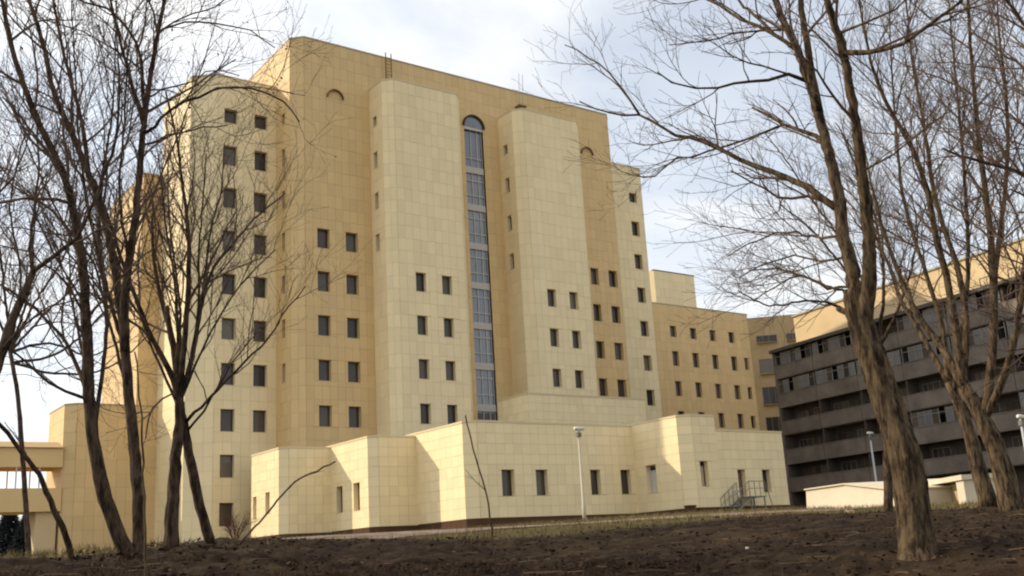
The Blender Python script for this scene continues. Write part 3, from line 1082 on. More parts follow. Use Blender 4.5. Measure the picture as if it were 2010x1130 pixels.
def street_lamp(x, y, ztop, label, pole, r=.085):
    zb = gz(x, y)
    t_ = thing('street_lamp', label, 'street lamp', (x, y, zb), 'street lamps in the grounds')
    h = ztop - zb
    m_ = MB()
    tube(m_, np.array([(0, 0, -.3), (0, 0, .9), (0, 0, .95), (0, 0, h)], float), np.array([r * 1.35, r * 1.35, r, r * .7]), 10, cap=True)
    m_.build('pole', pole, t_, smooth=True)
    m_ = MB()
    rz_ = [(-.32, .10), (-.30, .16), (-.05, .2), (.34, .14), (.36, .10)]
    tube(m_, np.array([(s, -.05, h + .10 + .05 * abs(s)) for s, _ in rz_]), np.array([q * .62 for _, q in rz_]), 8, cap=True)
    m_.build('lamp_head', M['lamp'], t_, smooth=True)
    m_ = MB(); m_.box(-.13, -.1, h - .34, .13, .1, h - .10); m_.build('ballast_box', M['lamp_dark'], t_)
    m_ = MB(); m_.bar((-.06, -.03, h), (-.06, -.03, h + .12), .04); m_.build('bracket', pole, t_)


street_lamp(37.85, 45.9, 6.75, 'pale street lamp with flat head in front of the annex windows', M['pole'], .085)
street_lamp(65.8, 46.75, 7.2, 'slim grey street lamp behind the low pale hut', M['grey_pole'], .085)
_l = at(2003, 822, 60)
street_lamp(_l[0], _l[1], _l[2], 'street lamp with white head half hidden by the trees at the right edge', M['grey_pole'], .09)

# steel entrance stair to the annex's door
st = thing('entrance_stair', 'steel stair with railings climbing to the small annex door', 'stair', (52.47, 46.55, 2.1))
sx, sy = 53.4, 47.4
loc = lambda x, y, z: (x - sx, y - sy, z - 2.15)
m_ = MB(); a_ = loc(52.75, 47.0, 2.95); b_ = loc(54.2, 48.1, 3.02); m_.box(*a_, *b_); m_.build('landing', M['steel'], st)
for k in range(6):
    m_ = MB(); x1 = 52.74 - k * .26; z = 2.88 - k * .15
    m_.box(*loc(x1 - .27, 47.05, z - .04), *loc(x1, 48.05, z)); m_.build('step', M['steel'], st)
for y in (47.03, 48.07):
    m_ = MB()
    m_.bar(loc(52.7, y, 3.95), loc(51.1, y, 2.98), .028); m_.bar(loc(52.7, y, 3.5), loc(51.1, y, 2.53), .02)
    for k in range(5):
        x = 52.7 - k * .4; z = 3.95 - k * .2425
        m_.bar(loc(x, y, z - 1.0), loc(x, y, z), .022)
    m_.bar(loc(52.74, y, 2.85), loc(51.15, y, 1.95), .05)
    if y < 47.5:
        m_.bar(loc(52.7, y, 3.95), loc(54.2, y, 3.95), .028); m_.bar(loc(52.7, y, 3.5), loc(54.2, y, 3.5), .02)
        for k in range(4):
            m_.bar(loc(52.7 + k * .5, y, 2.97), loc(52.7 + k * .5, y, 3.95), .022)
        m_.bar(loc(54.2, y, 3.95), loc(54.75, y, 2.3), .028)
    m_.build('railing', M['steel'], st)
for x in (52.85, 54.1):
    for y in (47.1, 48.0):
        m_ = MB(); m_.bar(loc(x, y, 1.8), loc(x, y, 2.95), .05); m_.build('leg', M['steel'], st)

vb = MB()
vb.box(-.28, -.2, 0, .28, .2, .42); vb.box(-.32, -.24, .42, .32, .24, .5); vb.box(-.2, -.215, .08, .2, -.2, .34)
vo = vb.build('vent_box', M['plinth'])
vo.location = (47.55, 47.35, gz(47.55, 47.35) + .3)
tag(vo, 'small brown vent box at the foot of the annex corner', 'vent box')
vb2 = MB(); vb2.box(-.2, -.15, -.4, .2, .15, -0.002); vb2.build('stand', M['plinth'], vo)

# ------------------------------------------------------------------ trees


def smooth_path(pts, step):
    pts = np.array(pts, float)
    if len(pts) < 3:
        n = max(2, int(np.linalg.norm(pts[-1] - pts[0]) / step))
        return pts[0] + (pts[-1] - pts[0]) * np.linspace(0, 1, n + 1)[:, None]
    P = np.vstack([2 * pts[0] - pts[1], pts, 2 * pts[-1] - pts[-2]])
    outp = []
    for i in range(1, len(P) - 2):
        n = max(1, int(np.linalg.norm(P[i + 1] - P[i]) / step))
        for t_ in np.arange(n) / n:
            a, b, c, d_ = P[i - 1], P[i], P[i + 1], P[i + 2]
            outp.append(.5 * ((2 * b) + (c - a) * t_ + (2 * a - 5 * b + 4 * c - d_) * t_ ** 2 + (3 * b - a - 3 * c + d_) * t_ ** 3))
    outp.append(P[-2])
    return np.array(outp)


def unit(v):
    return v / (np.linalg.norm(v) + 1e-9)


class Tree:
    def __init__(self, name, label, cat, base, group, bark, twig, clen=(1.5, .7, .36), space=(.34, .2, .13), up=.35, seed=1, lean=(0, 0, 0), leaf=0.0):
        self.o = thing(name, label, cat, tuple(base), group)
        self.base = np.array(base, float)
        self.trunk, self.stems, self.branches, self.twigs, self.leaves = MB(), [], [], MB(), MB()
        self.axis = None
        self.bark, self.twig = bark, twig
        self.clen, self.space, self.up = clen, space, up
        self.r = np.random.RandomState(seed)
        self.lean = np.array(lean, float)
        self.leaf = leaf

    def stem(self, pts, r0, r1, sides=14, step=.12, rough=.16, sprout=True, start=.35, dens=1.0, wig=.012, snap=True):
        p_ = smooth_path(pts, step)
        if snap:
            p_ = self.snap(p_)
        n = len(p_)
        p_ = p_ + np.cumsum(self.r.randn(n, 3) * .3, 0) * 0 + self.r.randn(n, 3) * wig * .4
        f = np.linspace(0, 1, n)
        rad_ = r0 + (r1 - r0) * f ** .85
        mb = self.trunk
        if self.axis is not None:
            mb = MB(); self.stems.append(mb)
        tube(mb, p_ - self.base, rad_, sides, cap=True, rough=rough)
        self.axis = p_ if self.axis is None else np.vstack([self.axis, p_])
        if sprout:
            self.sprout(p_, rad_, 0, start, dens)

    def snap(self, p_):
        """move a limb's foot on to the nearest stem, the shift fading along the limb"""
        if self.axis is None:
            return p_
        a, b = unit(p_[0]), self.axis / np.linalg.norm(self.axis, axis=1)[:, None]
        k = int(np.argmin(((b - a) ** 2).sum(1)))
        f_ = np.linspace(1, 0, len(p_))[:, None]
        return p_ + (self.axis[k] - p_[0]) * f_

    def limb(self, pts, r0, r1, dens=1.0, start=.12, sides=7):
        p_ = self.snap(smooth_path(pts, .16))
        n = len(p_)
        self.axis = np.vstack([self.axis, p_])
        p_[1:] += self.r.randn(n - 1, 3) * .012
        rad_ = r0 + (r1 - r0) * np.linspace(0, 1, n) ** .8
        mb = MB()
        tube(mb, p_ - self.base, rad_, sides, cap=True, rough=.12)
        self.branches.append(mb)
        self.sprout(p_, rad_, 0, start, dens)

    def sprout(self, p_, rad_, level, start, dens):
        seg = np.linalg.norm(np.diff(p_, axis=0), axis=1)
        cum = np.concatenate([[0], np.cumsum(seg)])
        L = cum[-1]
        sp = self.space[level] / dens
        s = L * start + self.r.rand() * sp
        side = self.r.rand() * 6.28
        while s < L:
            i = min(int(np.searchsorted(cum, s)) - 1, len(p_) - 2)
            i = max(i, 0)
            f = s / L
            o = p_[i] + (p_[i + 1] - p_[i]) * ((s - cum[i]) / (seg[i] + 1e-9))
            tdir = unit(p_[i + 1] - p_[i])
            ref = np.array([0, 0, 1.0]) if abs(tdir[2]) < .9 else np.array([1.0, 0, 0])
            u = unit(np.cross(tdir, ref)); v = np.cross(tdir, u)
            side += 2.4 + self.r.randn() * .5
            ang = math.radians(38 + self.r.randn() * 12)
            dr = tdir * math.cos(ang) + (u * math.cos(side) + v * math.sin(side)) * math.sin(ang)
            dr = unit(dr + np.array([0, 0, self.up * .35]) + self.lean * .3)
            ln = self.clen[level] * (.45 + .85 * self.r.rand()) * (1 - .4 * f)
            pr = rad_[i]
            r0 = min(pr * .6, (.019, .0085, .0054)[level] * (.7 + .6 * self.r.rand()))
            self.twiglet(o, dr, ln, r0, level)
            s += sp * (.5 + self.r.rand())

    def twiglet(self, o, dr, ln, r0, level):
        n = (7, 5, 3)[level]
        q = np.empty((n + 1, 3)); q[0] = o
        d_ = dr
        bend = self.r.randn(3) * .12
        for k in range(n):
            d_ = unit(d_ + self.r.randn(3) * (.13, .14, .12)[level] + bend * .4 + np.array([0, 0, self.up * .13]) + self.lean * .06)
            q[k + 1] = q[k] + d_ * ln / n
        rr_ = np.linspace(r0, max(r0 * .35, .0022), n + 1)
        tube(self.twigs, q - self.base, rr_, (4, 3, 3)[level])
        if self.leaf and level == 2 and self.r.rand() < self.leaf:
            c = q[-1] - self.base
            a = self.r.randn(3) * .011; b = self.r.randn(3) * .011
            self.leaves.quad(c - a, c + b, c + a, c - b)
        if level < 2:
            self.sprout(q, rr_, level + 1, .15, 1.0)

    def done(self):
        self.trunk.build('trunk', self.bark, self.o, smooth=True)
        for mb in self.stems:
            mb.build('stem', self.bark, self.o, smooth=True)
        for mb in self.branches:
            mb.build('branch', self.bark, self.o, smooth=True)
        self.twigs.build('twigs', self.twig, self.o, kind='stuff')
        if self.leaves.f:
            self.leaves.build('dry_leaves', M['dead_leaf'], self.o, kind='stuff')


def pth(d0, d1, *px):
    """a limb through photo pixels, its distance going from d0 to d1"""
    n = len(px)
    return [at(q[0], q[1], d0 + (d1 - d0) * k / (n - 1)) for k, q in enumerate(px)]


def rpx(w_, d):
    return w_ * .5 * d / FPX * .73


GT = 'bare trees in the park in front'
# ---- thick forked tree on the right
dC = 10.3
bC = at(1803, 1104, dC)
TC = Tree('bare_tree', 'thick forked bare tree with ridged tan bark leaning left at the right', 'tree', bC, GT, M['bark_tan'], M['twig'],
          clen=(1.25, .6, .3), space=(.25, .15, .10), up=.3, seed=3, lean=(-.25, .1, 0))
trunk_px = [(1806, 1118), (1802, 1085), (1795, 1020), (1786, 950), (1771, 880), (1752, 820), (1735, 768), (1715, 710), (1700, 665), (1686, 615), (1678, 570)]
tp = [at(q[0], q[1], dC + .25 * k / 10) for k, q in enumerate(trunk_px)]
p_ = smooth_path(tp, .07)
f = np.linspace(0, 1, len(p_))
rr_ = np.interp(f, [0, .05, .12, .35, .6, .85, 1], [rpx(128, dC), rpx(92, dC), rpx(80, dC), rpx(76, dC), rpx(71, dC), rpx(67, dC), rpx(60, dC)])
tube(TC.trunk, p_ - bC, rr_, 36, cap=True, rough=.24)
TC.axis = p_
TC.stem(pth(10.5, 11.6, (1690, 640), (1672, 540), (1656, 470), (1646, 390), (1622, 290), (1596, 190), (1566, 105), (1541, 50), (1515, -20), (1490, -110), (1470, -220)), rpx(41, 10.5), rpx(12, 11), 20, .08, .2, True, .3, .6)
TC.stem(pth(10.5, 9.4, (1705, 640), (1716, 540), (1711, 440), (1697, 330), (1681, 215), (1660, 100), (1630, 10), (1600, -90), (1575, -200)), rpx(41, 10.4), rpx(12, 9.6), 20, .08, .2, True, .3, .6)
TC.stem(pth(11.0, 10.6, (1606, 225), (1596, 170), (1583, 80), (1571, 0), (1562, -90)), rpx(26, 11), rpx(12, 10.6), 12, .1, .14, True, .3, .6)
TC.limb(pth(10.9, 12.2, (1642, 412), (1580, 366), (1535, 346), (1480, 325), (1425, 297), (1380, 280), (1300, 250), (1255, 226), (1195, 222), (1140, 200)), rpx(21, 10.9), rpx(4, 12), .55, .15, 9)
TC.limb(pth(11.9, 12.4, (1257, 227), (1238, 200), (1216, 165), (1180, 128), (1130, 100), (1110, 88)), rpx(8, 12), rpx(3, 12), .6)
TC.limb(pth(11.1, 11.5, (1608, 290), (1570, 260), (1535, 245), (1478, 214)), rpx(17, 11), rpx(6, 11.4), .6)
TC.limb(pth(11.3, 12.5, (1530, 250), (1455, 275), (1385, 305), (1325, 315), (1282, 350), (1262, 352), (1238, 340)), rpx(8, 11.3), rpx(3, 12.4), .7)
TC.limb(pth(11.2, 10.4, (1560, 168), (1520, 155), (1485, 161), (1430, 165), (1360, 176), (1315, 160), (1290, 140)), rpx(12, 11.2), rpx(4, 10.4), .7)
TC.limb(pth(11.3, 12.0, (1545, 108), (1500, 70), (1445, 42), (1380, 0), (1330, -40)), rpx(13, 11.3), rpx(5, 12), .7)
TC.limb(pth(11.3, 12.6, (1528, 60), (1485, 25), (1455, 0), (1420, -40)), rpx(12, 11.3), rpx(5, 12.5), .7)
TC.limb(pth(11.4, 12.2, (1532, 66), (1450, 65), (1380, 80), (1310, 90)), rpx(7, 11.4), rpx(3, 12), .8)
TC.limb(pth(9.7, 8.9, (1664, 106), (1740, 103), (1775, 86), (1830, 48), (1885, 3), (1920, -40)), rpx(17, 9.7), rpx(6, 9), .8)
TC.limb(pth(9.8, 9.4, (1658, 60), (1700, 45), (1760, 15), (1800, -20)), rpx(9, 9.8), rpx(4, 9.4), .8)
TC.limb(pth(10.9, 11.9, (1636, 395), (1575, 386), (1520, 385), (1475, 357), (1435, 335)), rpx(11, 10.9), rpx(4, 11.8), .9)
TC.limb(pth(10.8, 12.4, (1655, 470), (1600, 470), (1545, 458), (1490, 470), (1430, 500)), rpx(9, 10.8), rpx(3, 12.4), 1.3)
TC.limb(pth(10.7, 12.0, (1662, 500), (1610, 515), (1560, 500), (1500, 520), (1450, 545)), rpx(8, 10.8), rpx(3, 12), 1.3)
TC.limb(pth(10.6, 12.0, (1672, 560), (1620, 560), (1570, 540), (1520, 560), (1480, 590)), rpx(8, 10.8), rpx(3, 12), 1.3)
TC.limb(pth(10.7, 10.9, (1684, 640), (1662, 616), (1644, 604)), rpx(20, 10.7), rpx(15, 10.9), .01, .9)
TC.limb(pth(9.9, 9.0, (1700, 330), (1760, 300), (1810, 260), (1850, 230)), rpx(7, 9.9), rpx(3, 9), .9)
TC.done()

# ---- a fine-twigged tree further back, its crown showing left of the forked trunk
bF = at(1745, 1004, 31)
TF = Tree('bare_tree', 'fine-twigged bare tree behind the thick forked trunk', 'tree', bF, GT, M['bark'], M['twig'], clen=(2.6, 1.2, .6), space=(.36, .2, .16), up=.3, seed=8, lean=(-.35, .2, 0))
TF.stem(pth(31, 31, (1745, 1012), (1742, 900), (1735, 790), (1722, 690)), rpx(24, 31), rpx(17, 31), 10, .3, .14, False)
for pts in (((1724, 700), (1700, 600), (1650, 520), (1590, 450), (1530, 400)), ((1722, 690), (1690, 590), (1620, 560), (1540, 530), (1470, 530)),
            ((1722, 690), (1735, 560), (1720, 440), (1690, 330), (1640, 240)), ((1725, 700), (1770, 600), (1800, 480), (1790, 380)), ((1724, 690), (1660, 610), (1590, 590), (1510, 600), (1450, 570)),
            ((1722, 690), (1680, 520), (1600, 400), (1540, 310), (1500, 260))):
    TF.limb(pth(31, 31 + rnd.uniform(-4, 4), *pts), rpx(11, 31), rpx(3, 31), .75, .2)
TF.done()

# ---- pair of leaning trees at the right edge
dD = 21
bD = at(1988, 1006, dD)
TD = Tree('bare_tree', 'many-stemmed bare tree at the right edge with fanning upper stems', 'tree', bD, GT, M['bark_tan'], M['twig_tan'], clen=(2.2, 1.05, .5), space=(.26, .17, .13), up=.5, seed=5)
TD.stem(pth(21, 21, (1992, 1012), (1984, 985), (1967, 918), (1945, 856), (1918, 800), (1891, 758)), rpx(64, 21), rpx(30, 21), 18, .2, .16, False)
TD.stem(pth(21, 22.5, (1894, 765), (1868, 715), (1846, 680), (1808, 630), (1775, 560), (1740, 470), (1715, 380), (1695, 280)), rpx(22, 21), rpx(3, 22), 9, .2, .14, True, .25)
TD.stem(pth(21, 19.5, (1893, 762), (1878, 650), (1859, 540), (1841, 480), (1822, 380), (1795, 300), (1750, 220), (1715, 140), (1690, 20), (1680, -80)), rpx(24, 21), rpx(3, 20), 9, .2, .14, True, .25)
TD.stem(pth(21, 22, (1895, 765), (1900, 640), (1885, 540), (1862, 470), (1835, 380), (1815, 250), (1795, 140), (1780, 10), (1775, -80)), rpx(20, 21), rpx(3, 22), 9, .2, .14, True, .25)
TD.stem(pth(21, 20, (1925, 820), (1940, 720), (1946, 620), (1945, 540), (1937, 420), (1922, 300), (1908, 150), (1900, 20), (1895, -120)), rpx(24, 21), rpx(4, 20), 9, .2, .14, True, .25)
TD.stem(pth(21, 22, (1938, 720), (1946, 560), (1956, 470), (1970, 360), (1975, 220), (1960, 60), (1955, -80)), rpx(18, 21), rpx(3, 22), 9, .2, .14, True, .25)
TD.stem(pth(21, 19.5, (1930, 830), (1970, 740), (1995, 640), (2012, 520), (2025, 380), (2030, 200), (2020, 0)), rpx(20, 21), rpx(4, 19.5), 9, .2, .14, True, .25)
TD.done()
bD2 = at(1941, 990, 22.5)
T2 = Tree('bare_tree', 'slimmer bare tree leaning left just before the many-stemmed one', 'tree', bD2, GT, M['bark_tan'], M['twig_tan'], clen=(2.1, 1.0, .5), space=(.26, .17, .13), up=.45, seed=6)
T2.stem(pth(22.5, 22.5, (1943, 998), (1937, 975), (1920, 915), (1903, 850), (1888, 808), (1862, 750)), rpx(46, 22.5), rpx(19, 22.5), 14, .2, .16, False)
T2.stem(pth(22.5, 24, (1864, 752), (1835, 700), (1800, 640), (1770, 590), (1745, 520), (1705, 430), (1680, 330)), rpx(16, 22), rpx(3, 24), 8, .2, .14, True, .2)
T2.stem(pth(22.5, 24, (1864, 752), (1850, 640), (1820, 540), (1790, 450), (1770, 360), (1760, 260), (1750, 120), (1745, 0)), rpx(15, 22), rpx(3, 24), 8, .2, .14, True, .2)
T2.stem(pth(22.5, 21, (1875, 775), (1885, 680), (1900, 580), (1902, 470), (1895, 360), (1885, 230), (1870, 90), (1860, -40)), rpx(15, 22), rpx(3, 21), 8, .2, .14, True, .2)
T2.done()
# ---- tree beyond the right edge whose limbs reach in
gx = at(2220, 1000, 13)
TE = Tree('bare_tree', 'bare tree beyond the right edge of the photo with dark limbs reaching in', 'tree', (gx[0], gx[1], gz(gx[0], gx[1])), GT, M['bark'], M['twig'], clen=(1.6, .8, .4), space=(.23, .14, .105), up=.3, seed=9)
TE.stem([np.array((gx[0], gx[1], gz(gx[0], gx[1]) - .2))] + pth(13, 13, (2200, 800), (2170, 600), (2150, 430), (2140, 200), (2120, 0), (2110, -300), (2120, -600)), .2, .02, 12, .2, .14, False)
TE.limb(pth(13, 12.4, (2155, 430), (2080, 375), (2010, 340), (1950, 322), (1885, 305), (1850, 290)), rpx(20, 13), rpx(5, 12.4), .7)
TE.limb(pth(13, 12.6, (2142, 220), (2080, 130), (2030, 60), (1990, 20), (1950, -20)), rpx(16, 13), rpx(6, 12.4), 1)
TE.limb(pth(13, 13.6, (2150, 330), (2070, 230), (2010, 140), (1960, 100), (1900, 60)), rpx(14, 13), rpx(4, 13), 1.1)
TE.limb(pth(13, 12.2, (2160, 480), (2090, 420), (2030, 400), (1985, 370)), rpx(12, 13), rpx(4, 12.4), 1)
TE.limb(pth(13, 13.4, (2165, 560), (2090, 540), (2020, 560), (1960, 540), (1920, 500)), rpx(12, 13), rpx(3, 13.4), 1)
TE.limb(pth(13, 12.4, (2170, 640), (2100, 640), (2030, 680), (1980, 690)), rpx(12, 13), rpx(3, 12.4), 1)
TE.limb(pth(13, 13.8, (2150, 380), (2080, 290), (2000, 230), (1930, 200), (1880, 210)), rpx(11, 13), rpx(3, 13.8), 1)
TE.done()

# ---- left cluster, nearer clump
dA = 14
bA = at(258, 1092, dA)
TA = Tree('bare_tree', 'tall dark three-stemmed bare tree in the clump on the left', 'tree', bA, GT, M['bark'], M['twig'], clen=(1.6, .8, .4), space=(.27, .17, .12), up=.4, seed=12, leaf=.15)
TA.stem(pth(14, 13.2, (262, 1100), (238, 1060), (215, 1000), (200, 955), (183, 860), (174, 760), (172, 690), (166, 570), (155, 475), (128, 350), (78, 245), (32, 125), (4, 5), (-25, -110)), rpx(37, 14), rpx(8, 13.3), 16, .12, .15, True, .3, .75)
TA.stem(pth(14, 14.6, (272, 1100), (272, 1000), (262, 860), (251, 755), (242, 650), (231, 565), (220, 500), (196, 395), (176, 345), (141, 262), (105, 180), (84, 85), (57, 0), (30, -100)), rpx(33, 14), rpx(8, 14.6), 16, .12, .15, True, .35, .75, snap=False)
TA.stem(pth(14.1, 13.6, (246, 690), (245, 610), (252, 530), (266, 430), (277, 305), (285, 225), (301, 118), (321, 0), (335, -100)), rpx(26, 14), rpx(8, 13.6), 14, .12, .15, True, .2, .75)
TA.stem(pth(13.8, 14.3, (280, 235), (277, 200), (270, 105), (240, 48), (208, 18), (165, 4), (130, -20)), rpx(13, 13.8), rpx(5, 14.3), 8, .12, .1, True, .1)
TA.stem(pth(13.8, 13.0, (276, 240), (268, 205), (246, 125), (222, 30), (212, -30)), rpx(13, 13.8), rpx(6, 13), 8, .12, .1, True, .1)
TA.stem(pth(14.4, 15.0, (176, 350), (166, 270), (155, 215), (126, 110), (105, 0), (92, -70)), rpx(13, 14.4), rpx(6, 15), 8, .12, .1, True, .1)
TA.stem(pth(14.4, 13.8, (202, 400), (208, 345), (230, 280), (236, 160), (228, 60)), rpx(11, 14.4), rpx(4, 13.8), 7, .12, .1, True, .1)
TA.stem(pth(13.6, 14.4, (132, 360), (85, 290), (40, 230), (5, 190)), rpx(10, 13.6), rpx(4, 14.4), 7, .12, .1, True, .1)
for e_, w_, pts in ((15, 12, ((240, 700), (218, 620), (200, 540), (190, 450), (195, 360), (215, 250), (225, 120), (228, 0))), (13.2, 12, ((190, 870), (205, 760), (215, 650), (205, 540), (180, 430), (160, 300), (150, 150), (140, 0))),
                    (15.5, 10, ((255, 800), (232, 700), (205, 600), (185, 520), (120, 430), (60, 300), (20, 200))), (13.1, 9, ((255, 520), (240, 440), (236, 350), (245, 250), (250, 130), (262, 20)))):
    TA.stem(pth(14, e_, *pts), rpx(w_, 14), rpx(3, e_), 8, .12, .12, True, .2)
TA.limb(pth(14, 15, (175, 770), (160, 730), (115, 650), (50, 590), (0, 560), (-60, 540)), rpx(13, 14), rpx(5, 15), .9)
TA.limb(pth(14, 13, (180, 800), (150, 775), (100, 750), (25, 690), (-30, 660)), rpx(10, 14), rpx(4, 13), .9)
TA.limb(pth(14, 14.8, (160, 520), (120, 440), (60, 390), (0, 350)), rpx(9, 14), rpx(4, 14.8), 1)
TA.limb(pth(14, 13.2, (172, 640), (130, 560), (60, 500), (0, 480)), rpx(8, 14), rpx(3, 13.2), 1)
TA.limb(pth(13.8, 13.2, (284, 262), (305, 250), (340, 211), (393, 190), (430, 173), (500, 172), (555, 198), (588, 238)), rpx(10, 13.8), rpx(4, 13.2), .6)
TA.limb(pth(13.8, 14.2, (282, 292), (310, 282), (350, 265), (400, 252), (445, 244)), rpx(7, 13.8), rpx(3, 14.2), .7)
TA.limb(pth(13.8, 14.6, (290, 190), (320, 175), (370, 165), (402, 142), (432, 138), (470, 150)), rpx(6, 13.8), rpx(3, 14.4), .7)
TA.limb(pth(13.7, 13.1, (302, 110), (316, 62), (360, 48), (425, 48), (487, 60), (540, 90)), rpx(7, 13.7), rpx(3, 13), .8)
TA.limb(pth(13.7, 14.1, (310, 60), (360, 30), (420, 10), (480, -30)), rpx(6, 13.7), rpx(3, 14), .9)
TA.done()

# ---- left cluster, second clump
dB = 16
bB = at(345, 1080, dB)
TB = Tree('bare_tree', 'bare tree splitting into many slim stems, before the left wing of the tall block', 'tree', bB, GT, M['bark'], M['twig'], clen=(1.7, .8, .42), space=(.28, .18, .13), up=.6, seed=14)
TB.stem(pth(16, 16, (335, 1086), (338, 1000), (345, 900), (352, 830), (352, 780), (346, 720), (336, 660), (326, 600)), rpx(40, 16), rpx(13, 16), 14, .14, .15, False)
TB.stem(pth(16, 15.2, (348, 800), (336, 740), (318, 700), (286, 640), (262, 575), (235, 500), (205, 400)), rpx(18, 16), rpx(6, 15.2), 9, .14, .13, True, .3)
TB.stem(pth(16, 16.6, (350, 790), (344, 700), (331, 640), (312, 570), (300, 480), (300, 400)), rpx(18, 16), rpx(6, 16.6), 9, .14, .13, True, .25)
TB.stem(pth(16, 15.3, (352, 785), (362, 680), (371, 540), (367, 430), (353, 320), (342, 250), (325, 180)), rpx(19, 16), rpx(5, 15.3), 9, .14, .13, True, .25)
TB.stem(pth(16, 17, (356, 785), (370, 745), (384, 680), (398, 595), (421, 525), (458, 480), (500, 430), (560, 380)), rpx(15, 16), rpx(4, 17), 9, .14, .13, True, .25)
TB.stem(pth(16, 16.2, (397, 600), (406, 520), (415, 450), (435, 370), (440, 280)), rpx(9, 16), rpx(3, 16.2), 7, .14, .13, True, .2)
TB.stem(pth(16.6, 16, (414, 1075), (404, 1035), (387, 970), (370, 890), (360, 835), (353, 790)), rpx(27, 16.5), rpx(22, 16), 12, .14, .15, False, snap=False)
TB.stem(pth(16, 15.4, (353, 800), (338, 770), (300, 800), (285, 860)), rpx(6, 16), rpx(4, 15.4), 6, .14, .1, True, .3)
for e_, w_, pts in ((15.0, 11, ((345, 820), (338, 740), (345, 650), (338, 540), (322, 430), (310, 300))), (16.9, 10, ((350, 780), (352, 700), (352, 600), (340, 500), (330, 400), (331, 290))),
                    (15.4, 10, ((358, 780), (378, 700), (392, 600), (392, 500), (398, 400), (405, 300))), (17, 9, ((344, 800), (320, 740), (296, 690), (272, 620), (240, 570), (200, 520))),
                    (15.5, 8, ((360, 790), (400, 690), (440, 610), (490, 540), (540, 490)))):
    TB.stem(pth(16, e_, *pts), rpx(w_, 16), rpx(3, e_), 7, .14, .12, True, .25)
TB.limb(pth(16, 14.8, (362, 836), (385, 812), (415, 780), (480, 711), (530, 662), (566, 605), (600, 560)), rpx(9, 16), rpx(3, 15), .6)
TB.limb(pth(16, 15.2, (362, 842), (400, 800), (430, 745), (470, 690), (520, 640)), rpx(7, 16), rpx(3, 15.2), .6)
TB.done()

# ---- tree outside the left edge, a limb rising into the picture
lx = at(-120, 1120, 13)
TL = Tree('bare_tree', 'bare tree beyond the left edge whose forked limb rises into view', 'tree', (lx[0], lx[1], gz(lx[0], lx[1])), GT, M['bark'], M['twig'], clen=(1.4, .7, .36), space=(.24, .16, .12), up=.45, seed=21)
TL.stem([np.array((lx[0], lx[1], gz(lx[0], lx[1]) - .2))] + pth(13, 13, (-100, 1000), (-60, 860), (0, 700), (25, 627), (66, 532)), .12, rpx(17, 13), 12, .14, .14, False)
TL.stem(pth(13, 12.4, (66, 535), (118, 496), (150, 468), (175, 420), (195, 370)), rpx(13, 13), rpx(5, 12.4), 8, .14, .1, True, .2)
TL.stem(pth(13, 13.5, (66, 535), (62, 470), (70, 400), (77, 320), (70, 230)), rpx(10, 13), rpx(4, 13.5), 8, .14, .1, True, .2)
TL.stem(pth(13, 13, (-40, 800), (-90, 600), (-60, 400), (-20, 250)), rpx(16, 13), rpx(5, 13), 8, .14, .1, True, .2)
TL.limb(pth(13, 13.8, (-60, 480), (0, 400), (40, 330), (60, 250)), rpx(9, 13), rpx(3, 13.8), 1.1)
TL.limb(pth(13, 12.2, (5, 690), (40, 640), (100, 600), (150, 590)), rpx(7, 13), rpx(3, 12.2), 1.1)
TL.done()
# ---- more slender crown behind on the left
gx = at(60, 1098, 30)
TG = Tree('bare_tree', 'slender fine-branched bare tree behind the left clump before the footbridge', 'tree', (gx[0], gx[1], gz(gx[0], gx[1])), GT, M['bark'], M['twig'], clen=(2.6, 1.2, .6), space=(.36, .22, .17), up=.35, seed=25)
TG.stem([np.array((gx[0], gx[1], gz(gx[0], gx[1]) - .2))] + pth(30, 30, (45, 900), (35, 780), (20, 690)), rpx(14, 30), rpx(10, 30), 8, .3, .12, False)
for pts in (((20, 690), (-20, 560), (-10, 420), (20, 300)), ((20, 690), (60, 560), (70, 430), (110, 300)), ((22, 700), (90, 620), (150, 560), (200, 450)), ((22, 700), (100, 680), (180, 700), (250, 660)), ((20, 690), (40, 540), (20, 400), (50, 250))):
    TG.limb(pth(30, 30 + rnd.uniform(-3, 3), *pts), rpx(8, 30), rpx(3, 30), .8, .1)
for pts in (((22, 700), (70, 600), (130, 500), (150, 380), (140, 260)), ((22, 720), (110, 700), (200, 620), (270, 520), (300, 420)), ((22, 720), (120, 740), (220, 720), (310, 640)), ((20, 690), (0, 500), (-30, 350), (-20, 200))):
    TG.limb(pth(30, 30 + rnd.uniform(-3, 3), *pts), rpx(8, 30), rpx(3, 30), .8, .1)
TG.done()
